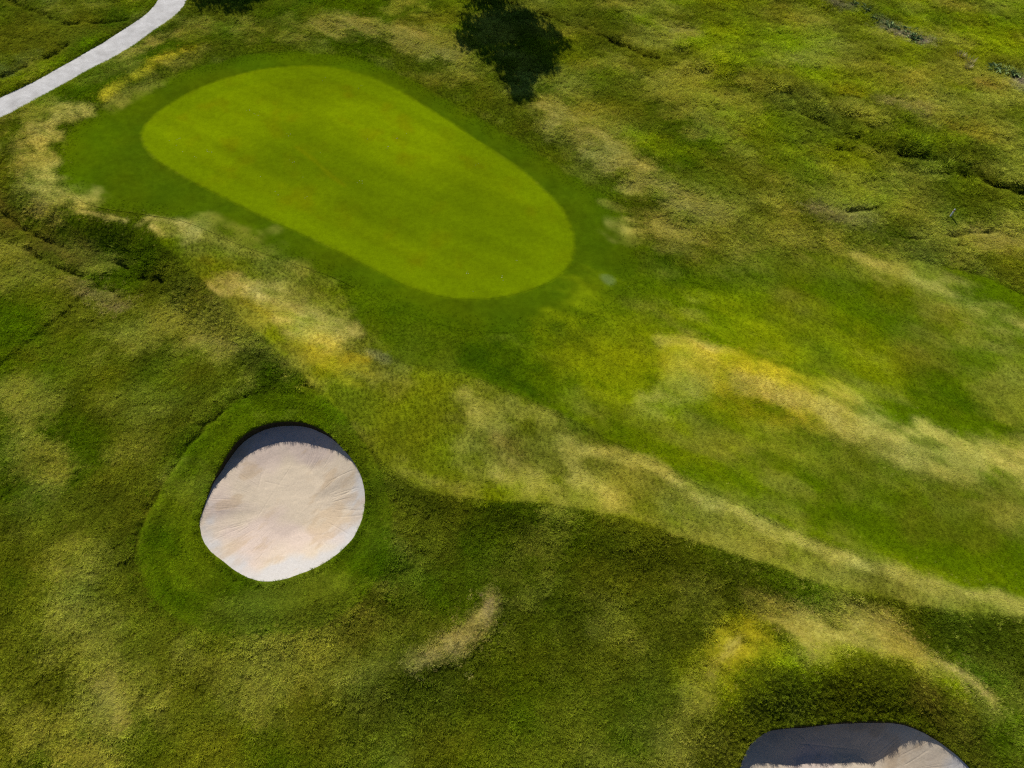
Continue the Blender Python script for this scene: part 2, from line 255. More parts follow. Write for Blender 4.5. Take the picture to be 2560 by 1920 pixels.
    ([(5.66, 28.2), (5.82, 28.06)], 0.25, 'bluegrey', 0.3),
    ([(36.68, 47.12), (38.2, 46.61)], 0.72, 'soil', 0.9),
    ([(34.47, 46.77), (35.97, 47.1)], 0.63, 'rust', 0.4),
    ([(29.48, 55.44), (30.52, 54.03), (31.77, 52.75)], 0.64, 'soil', 0.8),
    ([(25.27, 58.1), (27.37, 57.31)], 0.49, 'soil', 0.7),
    ([(29.1, 56.76), (30.1, 55.05)], 0.49, 'bluegreen', 0.6),
    ([(35.91, 48.79), (37.83, 48.3)], 0.53, 'bluegreen', 0.6),
    ([(-8.94, 22.57), (-8.02, 22.34)], 0.39, 'gold', 0.8),
    ([(-7.81, 22.81), (-7.01, 22.48)], 0.34, 'grey', 0.25),
    ([(-30.0, 27.46), (-28.34, 25.33), (-25.91, 22.15)], 1.79, 'green', 0.5),
    ([(-24.88, 22.82), (-20.45, 21.18), (-16.8, 22.02)], 1.72, 'green', 0.35),
    ([(24.48, 37.38), (27.26, 36.45), (30.47, 35.17)], 1.44, 'oliveD', 0.6),
    ([(23.21, 32.73), (24.98, 30.82), (28.1, 29.76)], 1.0, 'dark', 0.45),
    ([(28.59, 40.91), (30.98, 38.56), (33.73, 36.46)], 1.45, 'oliveD', 0.5),
    ([(19.69, 44.07), (22.51, 42.04), (25.08, 39.61)], 1.61, 'oliveD', 0.45),
    ([(16.09, 42.49), (18.75, 39.58), (22.7, 36.47)], 2.67, 'lime', 0.4),
]

# ------------------------------------------------------------------ numeric helpers
def smooth(e0, e1, x):
    t = np.clip((x - e0) / (e1 - e0), 0.0, 1.0)
    return t * t * (3 - 2 * t)

def _hash(ix, iy, seed):
    h = (ix.astype(np.int64) * 374761393 + iy.astype(np.int64) * 668265263 + seed * 1442695041) & 0xFFFFFFFF
    h = ((h ^ (h >> 13)) * 1274126177) & 0xFFFFFFFF
    h = h ^ (h >> 16)
    return (h & 0xFFFF) / 65535.0

def vnoise(x, y, seed):
    x0 = np.floor(x); y0 = np.floor(y)
    fx = x - x0; fy = y - y0
    fx = fx * fx * fx * (fx * (fx * 6 - 15) + 10); fy = fy * fy * fy * (fy * (fy * 6 - 15) + 10)
    a = _hash(x0, y0, seed); b = _hash(x0 + 1, y0, seed)
    c = _hash(x0, y0 + 1, seed); d = _hash(x0 + 1, y0 + 1, seed)
    return (a + (b - a) * fx) * (1 - fy) + (c + (d - c) * fx) * fy

def fbm(x, y, size, octaves=4, seed=0, gain=0.5, stretch=1.0, ang=0.0):
    """Fractal value noise, mean 0, roughly -1..1; size is the largest feature in metres."""
    ca, sa = math.cos(R(ang)), math.sin(R(ang))
    u = (x * ca + y * sa) / (size * stretch); v = (-x * sa + y * ca) / size
    out = np.zeros_like(u); amp = 1.0; tot = 0.0
    for o in range(octaves):
        out += amp * (vnoise(u + 17.3 * o, v - 9.1 * o, seed + o * 7) - 0.5) * 2
        tot += amp; amp *= gain
        cu = u * 0.8 - v * 0.6; v = (u * 0.6 + v * 0.8) * 2.03; u = cu * 2.03
    return out / tot * 1.5

def near_polyline(x, y, pts, vals=None):
    """Distance to a polyline, its signed side (+ left of travel) and a value carried along it."""
    best = np.full(x.shape, 1e9); side = np.ones(x.shape); val = np.zeros(x.shape)
    for i in range(len(pts) - 1):
        (ax, ay), (bx, by) = pts[i][:2], pts[i + 1][:2]
        dx, dy = bx - ax, by - ay
        L2 = dx * dx + dy * dy + 1e-12
        t = np.clip(((x - ax) * dx + (y - ay) * dy) / L2, 0, 1)
        d2 = (x - ax - t * dx) ** 2 + (y - ay - t * dy) ** 2
        m = d2 < best
        best = np.where(m, d2, best)
        side = np.where(m, np.sign(dx * (y - ay) - dy * (x - ax)), side)
        if vals is not None:
            val = np.where(m, vals[i] + (vals[i + 1] - vals[i]) * t, val)
    return np.sqrt(best), side, val

def inside_poly(x, y, poly):
    ins = np.zeros(x.shape, bool)
    n = len(poly)
    for i in range(n):
        x0, y0 = poly[i]; x1, y1 = poly[(i + 1) % n]
        if y0 == y1:
            continue
        c = ((y0 > y) != (y1 > y)) & (x < (x1 - x0) * (y - y0) / (y1 - y0) + x0)
        ins ^= c
    return ins

def poly_sd(x, y, poly):
    """Signed distance to a closed outline, positive inside."""
    d, _, _ = near_polyline(x, y, list(poly) + [poly[0]])
    return np.where(inside_poly(x, y, poly), d, -d)

def smooth_closed(pts, n):
    """Closed Catmull-Rom through pts, resampled to n even points."""
    P = np.array(pts, float); m = len(P); out = []
    for i in range(m):
        p0, p1, p2, p3 = P[i - 1], P[i], P[(i + 1) % m], P[(i + 2) % m]
        for t in np.linspace(0, 1, 12, endpoint=False):
            out.append(0.5 * ((2 * p1) + (-p0 + p2) * t + (2 * p0 - 5 * p1 + 4 * p2 - p3) * t * t + (-p0 + 3 * p1 - 3 * p2 + p3) * t ** 3))
    return resample(np.array(out + [out[0]]), n + 1)[:-1]

def smooth_open(pts, n):
    P = np.array(pts, float)
    P = np.vstack([2 * P[0] - P[1], P, 2 * P[-1] - P[-2]]); out = []
    for i in range(1, len(P) - 2):
        p0, p1, p2, p3 = P[i - 1], P[i], P[i + 1], P[i + 2]
        for t in np.linspace(0, 1, 12, endpoint=False):
            out.append(0.5 * ((2 * p1) + (-p0 + p2) * t + (2 * p0 - 5 * p1 + 4 * p2 - p3) * t * t + (-p0 + 3 * p1 - 3 * p2 + p3) * t ** 3))
    out.append(P[-2])
    return resample(np.array(out), n)

def resample(P, n):
    s = np.concatenate([[0], np.cumsum(np.linalg.norm(np.diff(P, axis=0), axis=1))])
    q = np.linspace(0, s[-1], n)
    return np.stack([np.interp(q, s, P[:, k]) for k in range(P.shape[1])], 1)

def lin(c):
    c = np.array(c, float) / 255.0
    return np.where(c <= 0.04045, c / 12.92, ((c + 0.055) / 1.055) ** 2.4)

# ------------------------------------------------------------------ the lie of the land
def terrain(x, y):
    x = np.asarray(x, float); y = np.asarray(y, float)
    z = 0.35 * fbm(x, y, 22.0, 2, 3) + 0.05 * fbm(x, y, 4.0, 2, 5)
    for pts, amp, wid in RIDGES:
        d, s, a = near_polyline(x, y, pts, amp)
        z = z + a * np.exp(-(d / wid) ** 2)
    for pts, amp, wid, back in BANKS:
        d, s, a = near_polyline(x, y, pts, amp)
        low = np.where(s < 0, d, 0.0)
        drop = smooth(0.0, wid, low) * np.exp(-(np.maximum(low - wid, 0) / back) ** 2)
        z = z - a * drop
    return z

# ------------------------------------------------------------------ ground grid: fine under the view, wide to the horizon
STEP = 0.12
def axis(lo, hi):
    core = np.arange(lo, hi + STEP / 2, STEP)
    grow = STEP * 1.38 ** np.arange(1, 24)
    ext = np.cumsum(grow)
    ext = ext[ext < 2600]
    return np.concatenate([lo - ext[::-1], core, hi + ext])
GX, GY = axis(-46.0, 46.0), axis(-1.5, 64.0)
NX, NY = len(GX), len(GY)
X, Y = np.meshgrid(GX, GY)                       # [iy, ix]
FAR = smooth(60.0, 250.0, np.hypot(X, Y - 28))
Z = terrain(X, Y) * (1 - FAR)

# which turf grows where (signed distances to the mown edges)
core_ix = slice(int(np.searchsorted(GX, -47)), int(np.searchsorted(GX, 47)))
def sd_core(poly):
    out = np.full(X.shape, -50.0)
    out[:, core_ix] = poly_sd(X[:, core_ix], Y[:, core_ix], poly)
    return out
green_o = smooth_closed(GREEN, 260)
collar_o = smooth_closed(COLLAR, 220)
SD_GREEN, SD_COLLAR = sd_core(green_o[::2]), sd_core(collar_o[::2])
SD_FAIR, SD_SEMI = sd_core(FAIRWAY), sd_core(SEMI_ROUGH)
bunk_a, bunk_b = smooth_closed(BUNKER_A, 900), smooth_closed(BUNKER_B, 900)
SD_BA, SD_BB = sd_core(bunk_a[::12]), sd_core(bunk_b[::12])
SD_RING = sd_core(smooth_closed(BUNKER_RING, 90))
pl, pr = smooth_open(PATH_LEFT, 160), smooth_open(PATH_RIGHT, 160)
path_poly = np.vstack([pl[::3], pr[::-3]])
SD_PATH = sd_core(path_poly)

wob = 0.10 * fbm(X, Y, 0.7, 2, 71)
m_green = smooth(-0.03, 0.05, SD_GREEN)
m_collar = smooth(-0.3, 0.3, SD_COLLAR + 2.5 * wob) * (1 - m_green)
# sharp along the lower cut of the fairway, ragged and gradual elsewhere
d_cut, _, _ = near_polyline(X, Y, FAIRWAY[:NA]); d_top, _, _ = near_polyline(X, Y, FAIRWAY[NA:NA + 4])
soft = 0.15 + 1.9 * smooth(0.3, 2.5, np.minimum(d_cut, d_top + 0.3) - np.abs(SD_FAIR))
m_fair = smooth(-soft, soft, SD_FAIR + wob + 0.8 * (soft - 0.15) * fbm(X, Y, 3.0, 3, 72))
d_low, _, _ = near_polyline(X, Y, SEMI_ROUGH[NA:NA + 19])
soft2 = 0.10 + 1.2 * smooth(0.3, 2.0, np.minimum(d_cut, d_low) - np.abs(SD_SEMI))
m_semi = smooth(-soft2, soft2, SD_SEMI + wob * 0.6 + 0.7 * (soft2 - 0.1) * fbm(X, Y, 2.0, 3, 73)) * (1 - m_fair)
m_surr = smooth(-3.2, -0.8, SD_COLLAR + 8 * wob + 0.8 * fbm(X, Y, 3.0, 3, 74)) * (1 - m_green)
m_short = np.maximum(np.maximum(m_green, m_collar), np.maximum(m_fair, m_semi))
m_ring = smooth(-0.05, 0.1, SD_RING) * (1 - m_short)
m_short = np.maximum(m_short, 0.85 * m_surr * smooth(0.0, 0.6, SD_RING * -1))
wild = smooth(-2.0, 8.0, (X - 6.0) * 0.55 + (Y - 46.0) * 0.8) * (1 - m_short)
rough = (1 - m_short) * (1 - 0.6 * m_ring) * smooth(0.0, -0.3, SD_PATH)

# relief of the long grass, the ruts in it, the sunk path
Z += rough * (0.035 * fbm(X, Y, 1.1, 3, 11) + 0.012 * fbm(X, Y, 0.45, 2, 12)) * (1 - FAR)
Z += wild * (0.10 * fbm(X, Y, 2.2, 3, 13, stretch=1.8, ang=-20)) * (1 - FAR)
Z += (m_fair + m_semi) * 0.025 * fbm(X, Y, 1.6, 3, 14)
RUT = np.zeros_like(X)
for pts, wid, dep in FURROWS:
    P = np.array(pts)
    bx = (X > P[:, 0].min() - 1.2) & (X < P[:, 0].max() + 1.2) & (Y > P[:, 1].min() - 1.2) & (Y < P[:, 1].max() + 1.2)
    xs, ys = X[bx], Y[bx]
    d, _, _ = near_polyline(xs + 0.12 * fbm(xs, ys, 0.6, 2, 21), ys + 0.12 * fbm(xs, ys, 0.6, 2, 22), pts)
    RUT[bx] = np.maximum(RUT[bx], np.exp(-(d / (wid * 0.9)) ** 2) * np.clip(0.7 + 0.8 * fbm(xs, ys, 1.1, 2, 23), 0.1, 1.0))
    Z[bx] -= dep * np.exp(-(d / wid) ** 2) * np.clip(0.8 + 0.7 * fbm(xs, ys, 1.1, 2, 23), 0.25, 1.1)
Z -= 0.15 * smooth(-0.22, 0.02, SD_PATH)
Z = np.where(SD_PATH > 0, Z - 0.03, Z)

def sample(F, x, y):
    """Bilinear lookup of a grid field."""
    x = np.asarray(x, float); y = np.asarray(y, float)
    ix = np.clip(np.searchsorted(GX, x) - 1, 0, NX - 2); iy = np.clip(np.searchsorted(GY, y) - 1, 0, NY - 2)
    tx = np.clip((x - GX[ix]) / (GX[ix + 1] - GX[ix]), 0, 1); ty = np.clip((y - GY[iy]) / (GY[iy + 1] - GY[iy]), 0, 1)
    if F.ndim == 3:
        tx, ty = tx[..., None], ty[..., None]
    return (F[iy, ix] * (1 - tx) + F[iy, ix + 1] * tx) * (1 - ty) + (F[iy + 1, ix] * (1 - tx) + F[iy + 1, ix + 1] * tx) * ty

# ------------------------------------------------------------------ what colour the turf has
KINDS = {k: lin(v) for k, v in {
    'lush': (58, 84, 2), 'green': (88, 110, 3), 'bright': (114, 136, 2), 'lime': (132, 146, 10), 'grassd': (72, 92, 5),
    'olive': (98, 104, 20), 'oliveD': (68, 76, 10), 'dark': (48, 60, 5), 'khaki': (146, 144, 54), 'straw': (194, 184, 86),
    'pale': (206, 188, 100), 'yellow': (202, 190, 44), 'gold': (158, 138, 24), 'brown': (104, 90, 36), 'tan': (160, 142, 92),
    'rust': (152, 118, 58), 'grey': (150, 142, 108), 'soil': (124, 112, 98), 'bluegreen': (76, 96, 50), 'bluegrey': (128, 146, 104)}.items()}
def mix(a, b, t):
    return a + (b - a) * t[..., None]
def flatc(k):
    return np.broadcast_to(KINDS[k], X.shape + (3,))
n1 = fbm(X, Y, 6.0, 4, 31); n2 = fbm(X, Y, 2.4, 4, 32, stretch=1.7, ang=-25); n3 = fbm(X, Y, 0.9, 3, 33); n4 = fbm(X, Y, 3.3, 4, 34)
n5 = fbm(X, Y, 1.3, 4, 35, stretch=2.2, ang=-28)
lower = smooth(22, 6, Y) * smooth(-14, -2, X)
COL = mix(flatc('olive'), flatc('grassd'), smooth(-0.35, 0.5, n1 + 0.5 * n2))
COL = mix(COL, flatc('oliveD'), lower * 0.75 * smooth(-0.6, 0.5, n4 + 0.4))
COL = mix(COL, flatc('khaki'), 0.6 * smooth(0.1, 0.75, n2 + 0.4 * n3) * (1 - 0.6 * lower))
COL = mix(COL, flatc('oliveD'), 0.55 * smooth(0.15, 0.7, n4 - 0.3 * n3))
w_c = mix(mix(flatc('olive'), flatc('lime'), 0.6 * smooth(-0.4, 0.4, n4)), flatc('khaki'), 0.65 * smooth(-0.05, 0.6, n2 + 0.5 * n5))
w_c = mix(w_c, flatc('oliveD'), 0.6 * smooth(0.1, 0.6, n1 - 0.6 * n5))
COL = mix(COL, w_c, wild)
ring_c = mix(flatc('grassd'), flatc('green'), smooth(-0.3, 0.6, n4))
COL = mix(COL, ring_c, 0.65 * m_ring)
semi_c = mix(mix(flatc('olive'), flatc('lime'), 0.35 + 0.6 * smooth(-0.3, 0.6, n1)), flatc('khaki'), 0.7 * smooth(-0.4, 0.6, n2 + 0.5 * n3))
semi_c = mix(semi_c, flatc('olive'), 0.6 * smooth(0.0, 0.6, n4))
COL = mix(COL, semi_c, m_semi)
fair_c = mix(flatc('green'), flatc('lime'), 0.6 * smooth(-0.3, 0.6, n2))
fair_c = mix(fair_c, flatc('khaki'), 0.5 * smooth(0.1, 0.8, n2 + 0.6 * n5))
fair_c = mix(fair_c, flatc('olive'), 0.6 * smooth(0.0, 0.7, n4 + 0.3 * n3))
COL = mix(COL, fair_c, m_fair)
coll_c = mix(flatc('grassd'), flatc('green'), 0.15 + 0.55 * smooth(-0.4, 0.6, n1))
COL = mix(COL, coll_c, 0.6 * m_surr)
COL = mix(COL, coll_c, m_collar)
wx, wy = 0.55 * fbm(X, Y, 1.8, 3, 41), 0.55 * fbm(X, Y, 1.8, 3, 42)
nb = fbm(X, Y, 1.0, 4, 43, stretch=1.5, ang=-25)
edge = smooth(0.9, 0.3, d_low)
side_in = smooth(-0.12, 0.12, SD_SEMI + 0.6 * wob)
keep_in, keep_out = 1 - edge * (1 - side_in), 1 - edge * side_in
nf = fbm(X, Y, 0.75, 3, 44, stretch=2.6, ang=-30, gain=0.65)
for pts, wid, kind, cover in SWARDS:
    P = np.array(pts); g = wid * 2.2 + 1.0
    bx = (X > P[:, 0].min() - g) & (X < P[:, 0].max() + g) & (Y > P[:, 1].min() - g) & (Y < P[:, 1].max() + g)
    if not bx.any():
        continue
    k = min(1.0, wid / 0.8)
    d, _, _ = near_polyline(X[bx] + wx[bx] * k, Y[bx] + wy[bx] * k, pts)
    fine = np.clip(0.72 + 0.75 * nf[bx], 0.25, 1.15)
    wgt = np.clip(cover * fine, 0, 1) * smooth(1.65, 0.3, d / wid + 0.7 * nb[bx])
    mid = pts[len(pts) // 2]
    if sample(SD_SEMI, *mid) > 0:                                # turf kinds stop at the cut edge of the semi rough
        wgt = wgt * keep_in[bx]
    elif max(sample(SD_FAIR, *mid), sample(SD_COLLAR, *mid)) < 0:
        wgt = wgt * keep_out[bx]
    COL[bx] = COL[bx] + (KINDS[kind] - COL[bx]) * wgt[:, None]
# the putting green: close-cut bent grass, two mowing tones, faint brown bruises
gl = fbm(X, Y, 7.0, 3, 51); gs = fbm(X, Y, 1.6, 3, 52, stretch=3.0, ang=-32)
g_c = mix(np.broadcast_to(lin((102, 119, 0)), X.shape + (3,)), np.broadcast_to(lin((122, 142, 2)), X.shape + (3,)), smooth(-1.0, 1.0, gl + 0.3 * gs))
g_c = mix(g_c, np.broadcast_to(lin((118, 114, 2)), X.shape + (3,)), 0.4 * smooth(0.1, 0.9, fbm(X, Y, 1.5, 4, 53)))
lane, _, _ = near_polyline(X, Y, GREEN_LANE)                 # darker middle: mowing tone, sheen and slope shading put into the colour
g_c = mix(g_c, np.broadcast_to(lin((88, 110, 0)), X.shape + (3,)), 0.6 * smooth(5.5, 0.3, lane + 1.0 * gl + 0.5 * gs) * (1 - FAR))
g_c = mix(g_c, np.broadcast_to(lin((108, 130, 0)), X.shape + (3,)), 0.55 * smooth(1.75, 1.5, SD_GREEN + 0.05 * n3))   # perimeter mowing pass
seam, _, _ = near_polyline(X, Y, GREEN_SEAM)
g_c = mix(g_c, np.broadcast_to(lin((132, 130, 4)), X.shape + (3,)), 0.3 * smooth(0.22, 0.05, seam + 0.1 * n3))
across = (X * math.sin(R(31)) + Y * math.cos(R(31)))
g_c = g_c * (1 + 0.035 * np.tanh(2.5 * np.sin(across * 2 * math.pi / 1.9)) + 0.025 * fbm(X, Y, 0.5, 2, 54, stretch=5, ang=-31))[..., None]
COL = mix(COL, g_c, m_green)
ring_pass = np.tanh(2.0 * np.sin(SD_RING * 2 * math.pi / 1.05)) * m_ring
pass_f = np.tanh(2.0 * np.sin((X * math.sin(R(24)) + Y * math.cos(R(24))) * 2 * math.pi / 3.4 + 0.6 * n1)) * np.maximum(m_fair, m_semi)
hue = fbm(X, Y, 2.8, 3, 62) * (1 - m_green)
COL = COL * np.stack([1 + 0.10 * hue, np.ones_like(hue), 1 - 0.15 * hue], -1)
tone = 1.0 + 0.13 * ring_pass + 0.035 * pass_f + 0.10 * n3 + 0.10 * fbm(X, Y, 0.3, 2, 61)
COL = COL * np.where(m_green > 0.5, 1 + 0.3 * (tone - 1), tone)[..., None]
ALB = np.clip(COL * ALBEDO_SHORT, 0.001, 0.8)

# ------------------------------------------------------------------ materials
def nodes_of(name):
    m = bpy.data.materials.new(name)
    m.use_nodes = True
    nt = m.node_tree
    bsdf = nt.nodes["Principled BSDF"]
    bsdf.inputs["Specular IOR Level"].default_value = 0.0
    bsdf.inputs["Roughness"].default_value = 0.9
    return m, nt, bsdf

def noise_node(nt, scale, detail=3.0, rough=0.55, vec=None):
    n = nt.nodes.new("ShaderNodeTexNoise")
    n.inputs["Scale"].default_value = scale
    n.inputs["Detail"].default_value = detail
    n.inputs["Roughness"].default_value = rough
    if vec is not None:
        nt.links.new(vec, n.inputs["Vector"])
    return n

def remap(nt, sock, a, b, lo, hi):
    r = nt.nodes.new("ShaderNodeMapRange")
    r.inputs[1].default_value, r.inputs[2].default_value = a, b
    r.inputs[3].default_value, r.inputs[4].default_value = lo, hi
    nt.links.new(sock, r.inputs[0])
    return r.outputs[0]

def scale_color(nt, col, fac):
    v = nt.nodes.new("ShaderNodeVectorMath"); v.operation = 'SCALE'
    nt.links.new(col, v.inputs[0]); nt.links.new(fac, v.inputs["Scale"])
    return v.outputs[0]

def bump(nt, bsdf, sock, strength, dist):
    b = nt.nodes.new("ShaderNodeBump")
    b.inputs["Strength"].default_value = strength
    b.inputs["Distance"].default_value = dist
    nt.links.new(sock, b.inputs["Height"]); nt.links.new(b.outputs[0], bsdf.inputs["Normal"])

def turf_material(name, fine, contrast, bump_d):
    m, nt, bsdf = nodes_of(name)
    at = nt.nodes.new("ShaderNodeAttribute"); at.attribute_name = "turf"
    geo = nt.nodes.new("ShaderNodeNewGeometry")
    a = noise_node(nt, fine, 2.0, 0.6, geo.outputs["Position"])
    b = noise_node(nt, fine * 0.22, 4.0, 0.6, geo.outputs["Position"])
    add = nt.nodes.new("ShaderNodeMath"); add.operation = 'ADD'
    nt.links.new(a.outputs[0], add.inputs[0]); nt.links.new(b.outputs[0], add.inputs[1])
    f = remap(nt, add.outputs[0], 0.7, 1.3, 1 - contrast, 1 + contrast)
    nt.links.new(scale_color(nt, at.outputs["Color"], f), bsdf.inputs["Base Color"])
    bump(nt, bsdf, a.outputs[0], 0.9, bump_d)
    return m
M_ROUGH = turf_material("rough turf", 9.0, 0.35, 0.06)
M_FAIR = turf_material("mown turf", 16.0, 0.30, 0.03)
M_GREEN = turf_material("putting green turf", 14.0, 0.16, 0.006)

def instanced_grass(name, translucent=0.25):
    m, nt, bsdf = nodes_of(name)
    at = nt.nodes.new("ShaderNodeAttribute"); at.attribute_name = "turf"; at.attribute_type = 'INSTANCER'
    oi = nt.nodes.new("ShaderNodeObjectInfo")
    f = remap(nt, oi.outputs["Random"], 0, 1, 0.8, 1.2)
    c = scale_color(nt, at.outputs["Color"], f)
    nt.links.new(c, bsdf.inputs["Base Color"])
    bsdf.inputs["Roughness"].default_value = 0.6
    tr = nt.nodes.new("ShaderNodeBsdfTranslucent")
    nt.links.new(c, tr.inputs["Color"])
    mx = nt.nodes.new("ShaderNodeMixShader"); mx.inputs[0].default_value = translucent
    out = nt.nodes["Material Output"]
    nt.links.new(bsdf.outputs[0], mx.inputs[1]); nt.links.new(tr.outputs[0], mx.inputs[2]); nt.links.new(mx.outputs[0], out.inputs[0])
    return m
M_BLADE = instanced_grass("grass blades")

def plain(name, rgb, rough=0.85, var=0.25, scale=6.0, bump_d=0.0):
    m, nt, bsdf = nodes_of(name)
    geo = nt.nodes.new("ShaderNodeNewGeometry")
    n = noise_node(nt, scale, 4.0, 0.6, geo.outputs["Position"])
    rgbn = nt.nodes.new("ShaderNodeRGB"); rgbn.outputs[0].default_value = (*rgb, 1)
    nt.links.new(scale_color(nt, rgbn.outputs[0], remap(nt, n.outputs[0], 0.3, 0.7, 1 - var, 1 + var)), bsdf.inputs["Base Color"])
    bsdf.inputs["Roughness"].default_value = rough
    if bump_d:
        bump(nt, bsdf, n.outputs[0], 1.0, bump_d)
    return m

# ------------------------------------------------------------------ mesh helpers
def mesh_obj(name, verts, faces, mat, parent=None, smooth_shade=True, turf=None):
    me = bpy.data.meshes.new(name)
    verts = np.asarray(verts, np.float32)
    if isinstance(faces, np.ndarray):
        k = faces.shape[1]; nf = len(faces)
        me.vertices.add(len(verts)); me.vertices.foreach_set("co", verts.ravel())
        me.loops.add(nf * k); me.loops.foreach_set("vertex_index", faces.astype(np.int32).ravel())
        me.polygons.add(nf)
        me.polygons.foreach_set("loop_start", np.arange(0, nf * k, k, dtype=np.int32))
        me.update(calc_edges=True)
    else:
        me.from_pydata([tuple(map(float, v)) for v in verts], [], faces)
    if smooth_shade:
        me.polygons.foreach_set("use_smooth", np.ones(len(me.polygons), bool))
    if turf is not None:
        at = me.attributes.new("turf", 'FLOAT_COLOR', 'POINT')
        rgba = np.ones((len(verts), 4), np.float32); rgba[:, :3] = turf
        at.data.foreach_set("color", rgba.ravel())
    me.materials.append(mat)
    me.validate()
    o = bpy.data.objects.new(name, me)
    scene.collection.objects.link(o)
    if parent is not None:
        o.parent = parent
    return o

def structure(o, label=None):
    o["kind"] = "structure"
    if label:
        o["label"] = label
    return o

def tag(o, label, cat, group=None):
    o["label"] = label; o["category"] = cat
    if group:
        o["group"] = group
    return o

def empty(name, loc):
    e = bpy.data.objects.new(name, None)
    e.location = loc; e.empty_display_size = 0.3
    scene.collection.objects.link(e)
    return e

# ------------------------------------------------------------------ the ground sheet (open where the bunkers are dug)
idx = np.arange(NX * NY).reshape(NY, NX)
quads = np.stack([idx[:-1, :-1], idx[:-1, 1:], idx[1:, 1:], idx[1:, :-1]], -1).reshape(-1, 4)
hole = np.maximum(SD_BA, SD_BB) > -0.22
hq = hole.ravel()[quads].any(1)
quads = quads[~hq]
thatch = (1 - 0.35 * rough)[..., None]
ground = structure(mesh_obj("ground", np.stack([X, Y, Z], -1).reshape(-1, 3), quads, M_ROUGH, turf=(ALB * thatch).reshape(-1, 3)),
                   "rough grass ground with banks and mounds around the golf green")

# ------------------------------------------------------------------ mown areas laid on it
def sheet(name, outline, lift, mat, spacing, holes=(), label=None):
    outline = np.asarray(outline)
    x0, y0 = outline.min(0); x1, y1 = outline.max(0)
    gx, gy = np.meshgrid(np.arange(x0, x1, spacing), np.arange(y0, y1, spacing))
    gx = gx.ravel(); gy = gy.ravel()
    ok = poly_sd(gx, gy, outline) > spacing * 0.55
    for h in holes:
        ok &= poly_sd(gx, gy, h) < -spacing * 0.55
    pts = [Vector((a, b)) for a, b in outline]
    edges = [(i, (i + 1) % len(outline)) for i in range(len(outline))]
    for h in holes:
        n0 = len(pts)
        pts += [Vector((a, b)) for a, b in h]
        edges += [(n0 + i, n0 + (i + 1) % len(h)) for i in range(len(h))]
    pts += [Vector((a, b)) for a, b in zip(gx[ok], gy[ok])]
    v, e, f, *_ = delaunay_2d_cdt(pts, edges, [], 1, 1e-5)
    V = np.array([(p.x, p.y) for p in v]); F = np.array(f)
    if holes:
        c = V[F].mean(1)
        keep = np.ones(len(F), bool)
        for h in holes:
            keep &= ~inside_poly(c[:, 0], c[:, 1], h)
        F = F[keep]
    a, b, c3 = V[F[:, 0]], V[F[:, 1]], V[F[:, 2]]
    flip = ((b - a)[:, 0] * (c3 - a)[:, 1] - (b - a)[:, 1] * (c3 - a)[:, 0]) < 0
    F[flip] = F[flip][:, ::-1]
    z = sample(Z, V[:, 0], V[:, 1]) + lift
    o = mesh_obj(name, np.column_stack([V, z]), F, mat, turf=sample(ALB, V[:, 0], V[:, 1]))
    return structure(o, label)

def dense(poly, step=0.25):
    P = np.array(list(poly) + [poly[0]], float)
    n = int(np.linalg.norm(np.diff(P, axis=0), axis=1).sum() / step)
    return resample(P, n + 1)[:-1]
sheet("semi_rough", dense(SEMI_ROUGH), 0.010, M_FAIR, 0.16, label="dry patchy strip of semi rough along the fairway edge")
sheet("fairway", dense(FAIRWAY), 0.018, M_FAIR, 0.16, label="mown fairway running right from the putting green")
sheet("green_collar", collar_o, 0.026, M_GREEN, 0.16, holes=[green_o], label="darker mown collar around the putting green")
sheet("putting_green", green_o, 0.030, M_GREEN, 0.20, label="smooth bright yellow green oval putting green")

# ------------------------------------------------------------------ cart path
def cart_path():
    n, k = len(pl), 9
    V = []
    for i in range(n):
        for j in range(k):
            t = j / (k - 1)
            ext = 0.10
            d = pr[i] - pl[i]; w = np.linalg.norm(d); d = d / w
            p = pl[i] - d * ext + d * (w + 2 * ext) * t
            V.append((p[0], p[1], t))
    V = np.array(V)
    mid = (pl + pr) / 2
    zc = np.repeat(np.array([sample(Z, m[0], m[1]) for m in mid]).ravel(), k)
    zc = np.convolve(np.pad(zc[::k], 6, mode='edge'), np.ones(13) / 13, 'valid').repeat(k)
    crown = 0.025 * (1 - (2 * V[:, 2] - 1) ** 2)
    V[:, 2] = zc + 0.065 + crown + 0.008 * fbm(V[:, 0], V[:, 1], 0.8, 2, 91)
    I = np.arange(n * k).reshape(n, k)
    F = np.stack([I[:-1, :-1], I[:-1, 1:], I[1:, 1:], I[1:, :-1]], -1).reshape(-1, 4)
    m, nt, bsdf = nodes_of("pale gravel path")
    geo = nt.nodes.new("ShaderNodeNewGeometry")
    a = noise_node(nt, 14.0, 3.0, 0.7, geo.outputs["Position"]); b = noise_node(nt, 1.1, 5.0, 0.6, geo.outputs["Position"])
    ramp = nt.nodes.new("ShaderNodeValToRGB")
    ramp.color_ramp.elements[0].position = 0.3; ramp.color_ramp.elements[0].color = (0.47, 0.455, 0.43, 1)
    ramp.color_ramp.elements[1].position = 0.7; ramp.color_ramp.elements[1].color = (0.67, 0.655, 0.63, 1)
    nt.links.new(b.outputs[0], ramp.inputs[0])
    nt.links.new(scale_color(nt, ramp.outputs[0], remap(nt, a.outputs[0], 0.25, 0.75, 0.8, 1.15)), bsdf.inputs["Base Color"])
    bump(nt, bsdf, a.outputs[0], 0.8, 0.03)
    return structure(mesh_obj("cart_path", V, F, m), "pale grey gravel cart path curving across the corner")
cart_path()

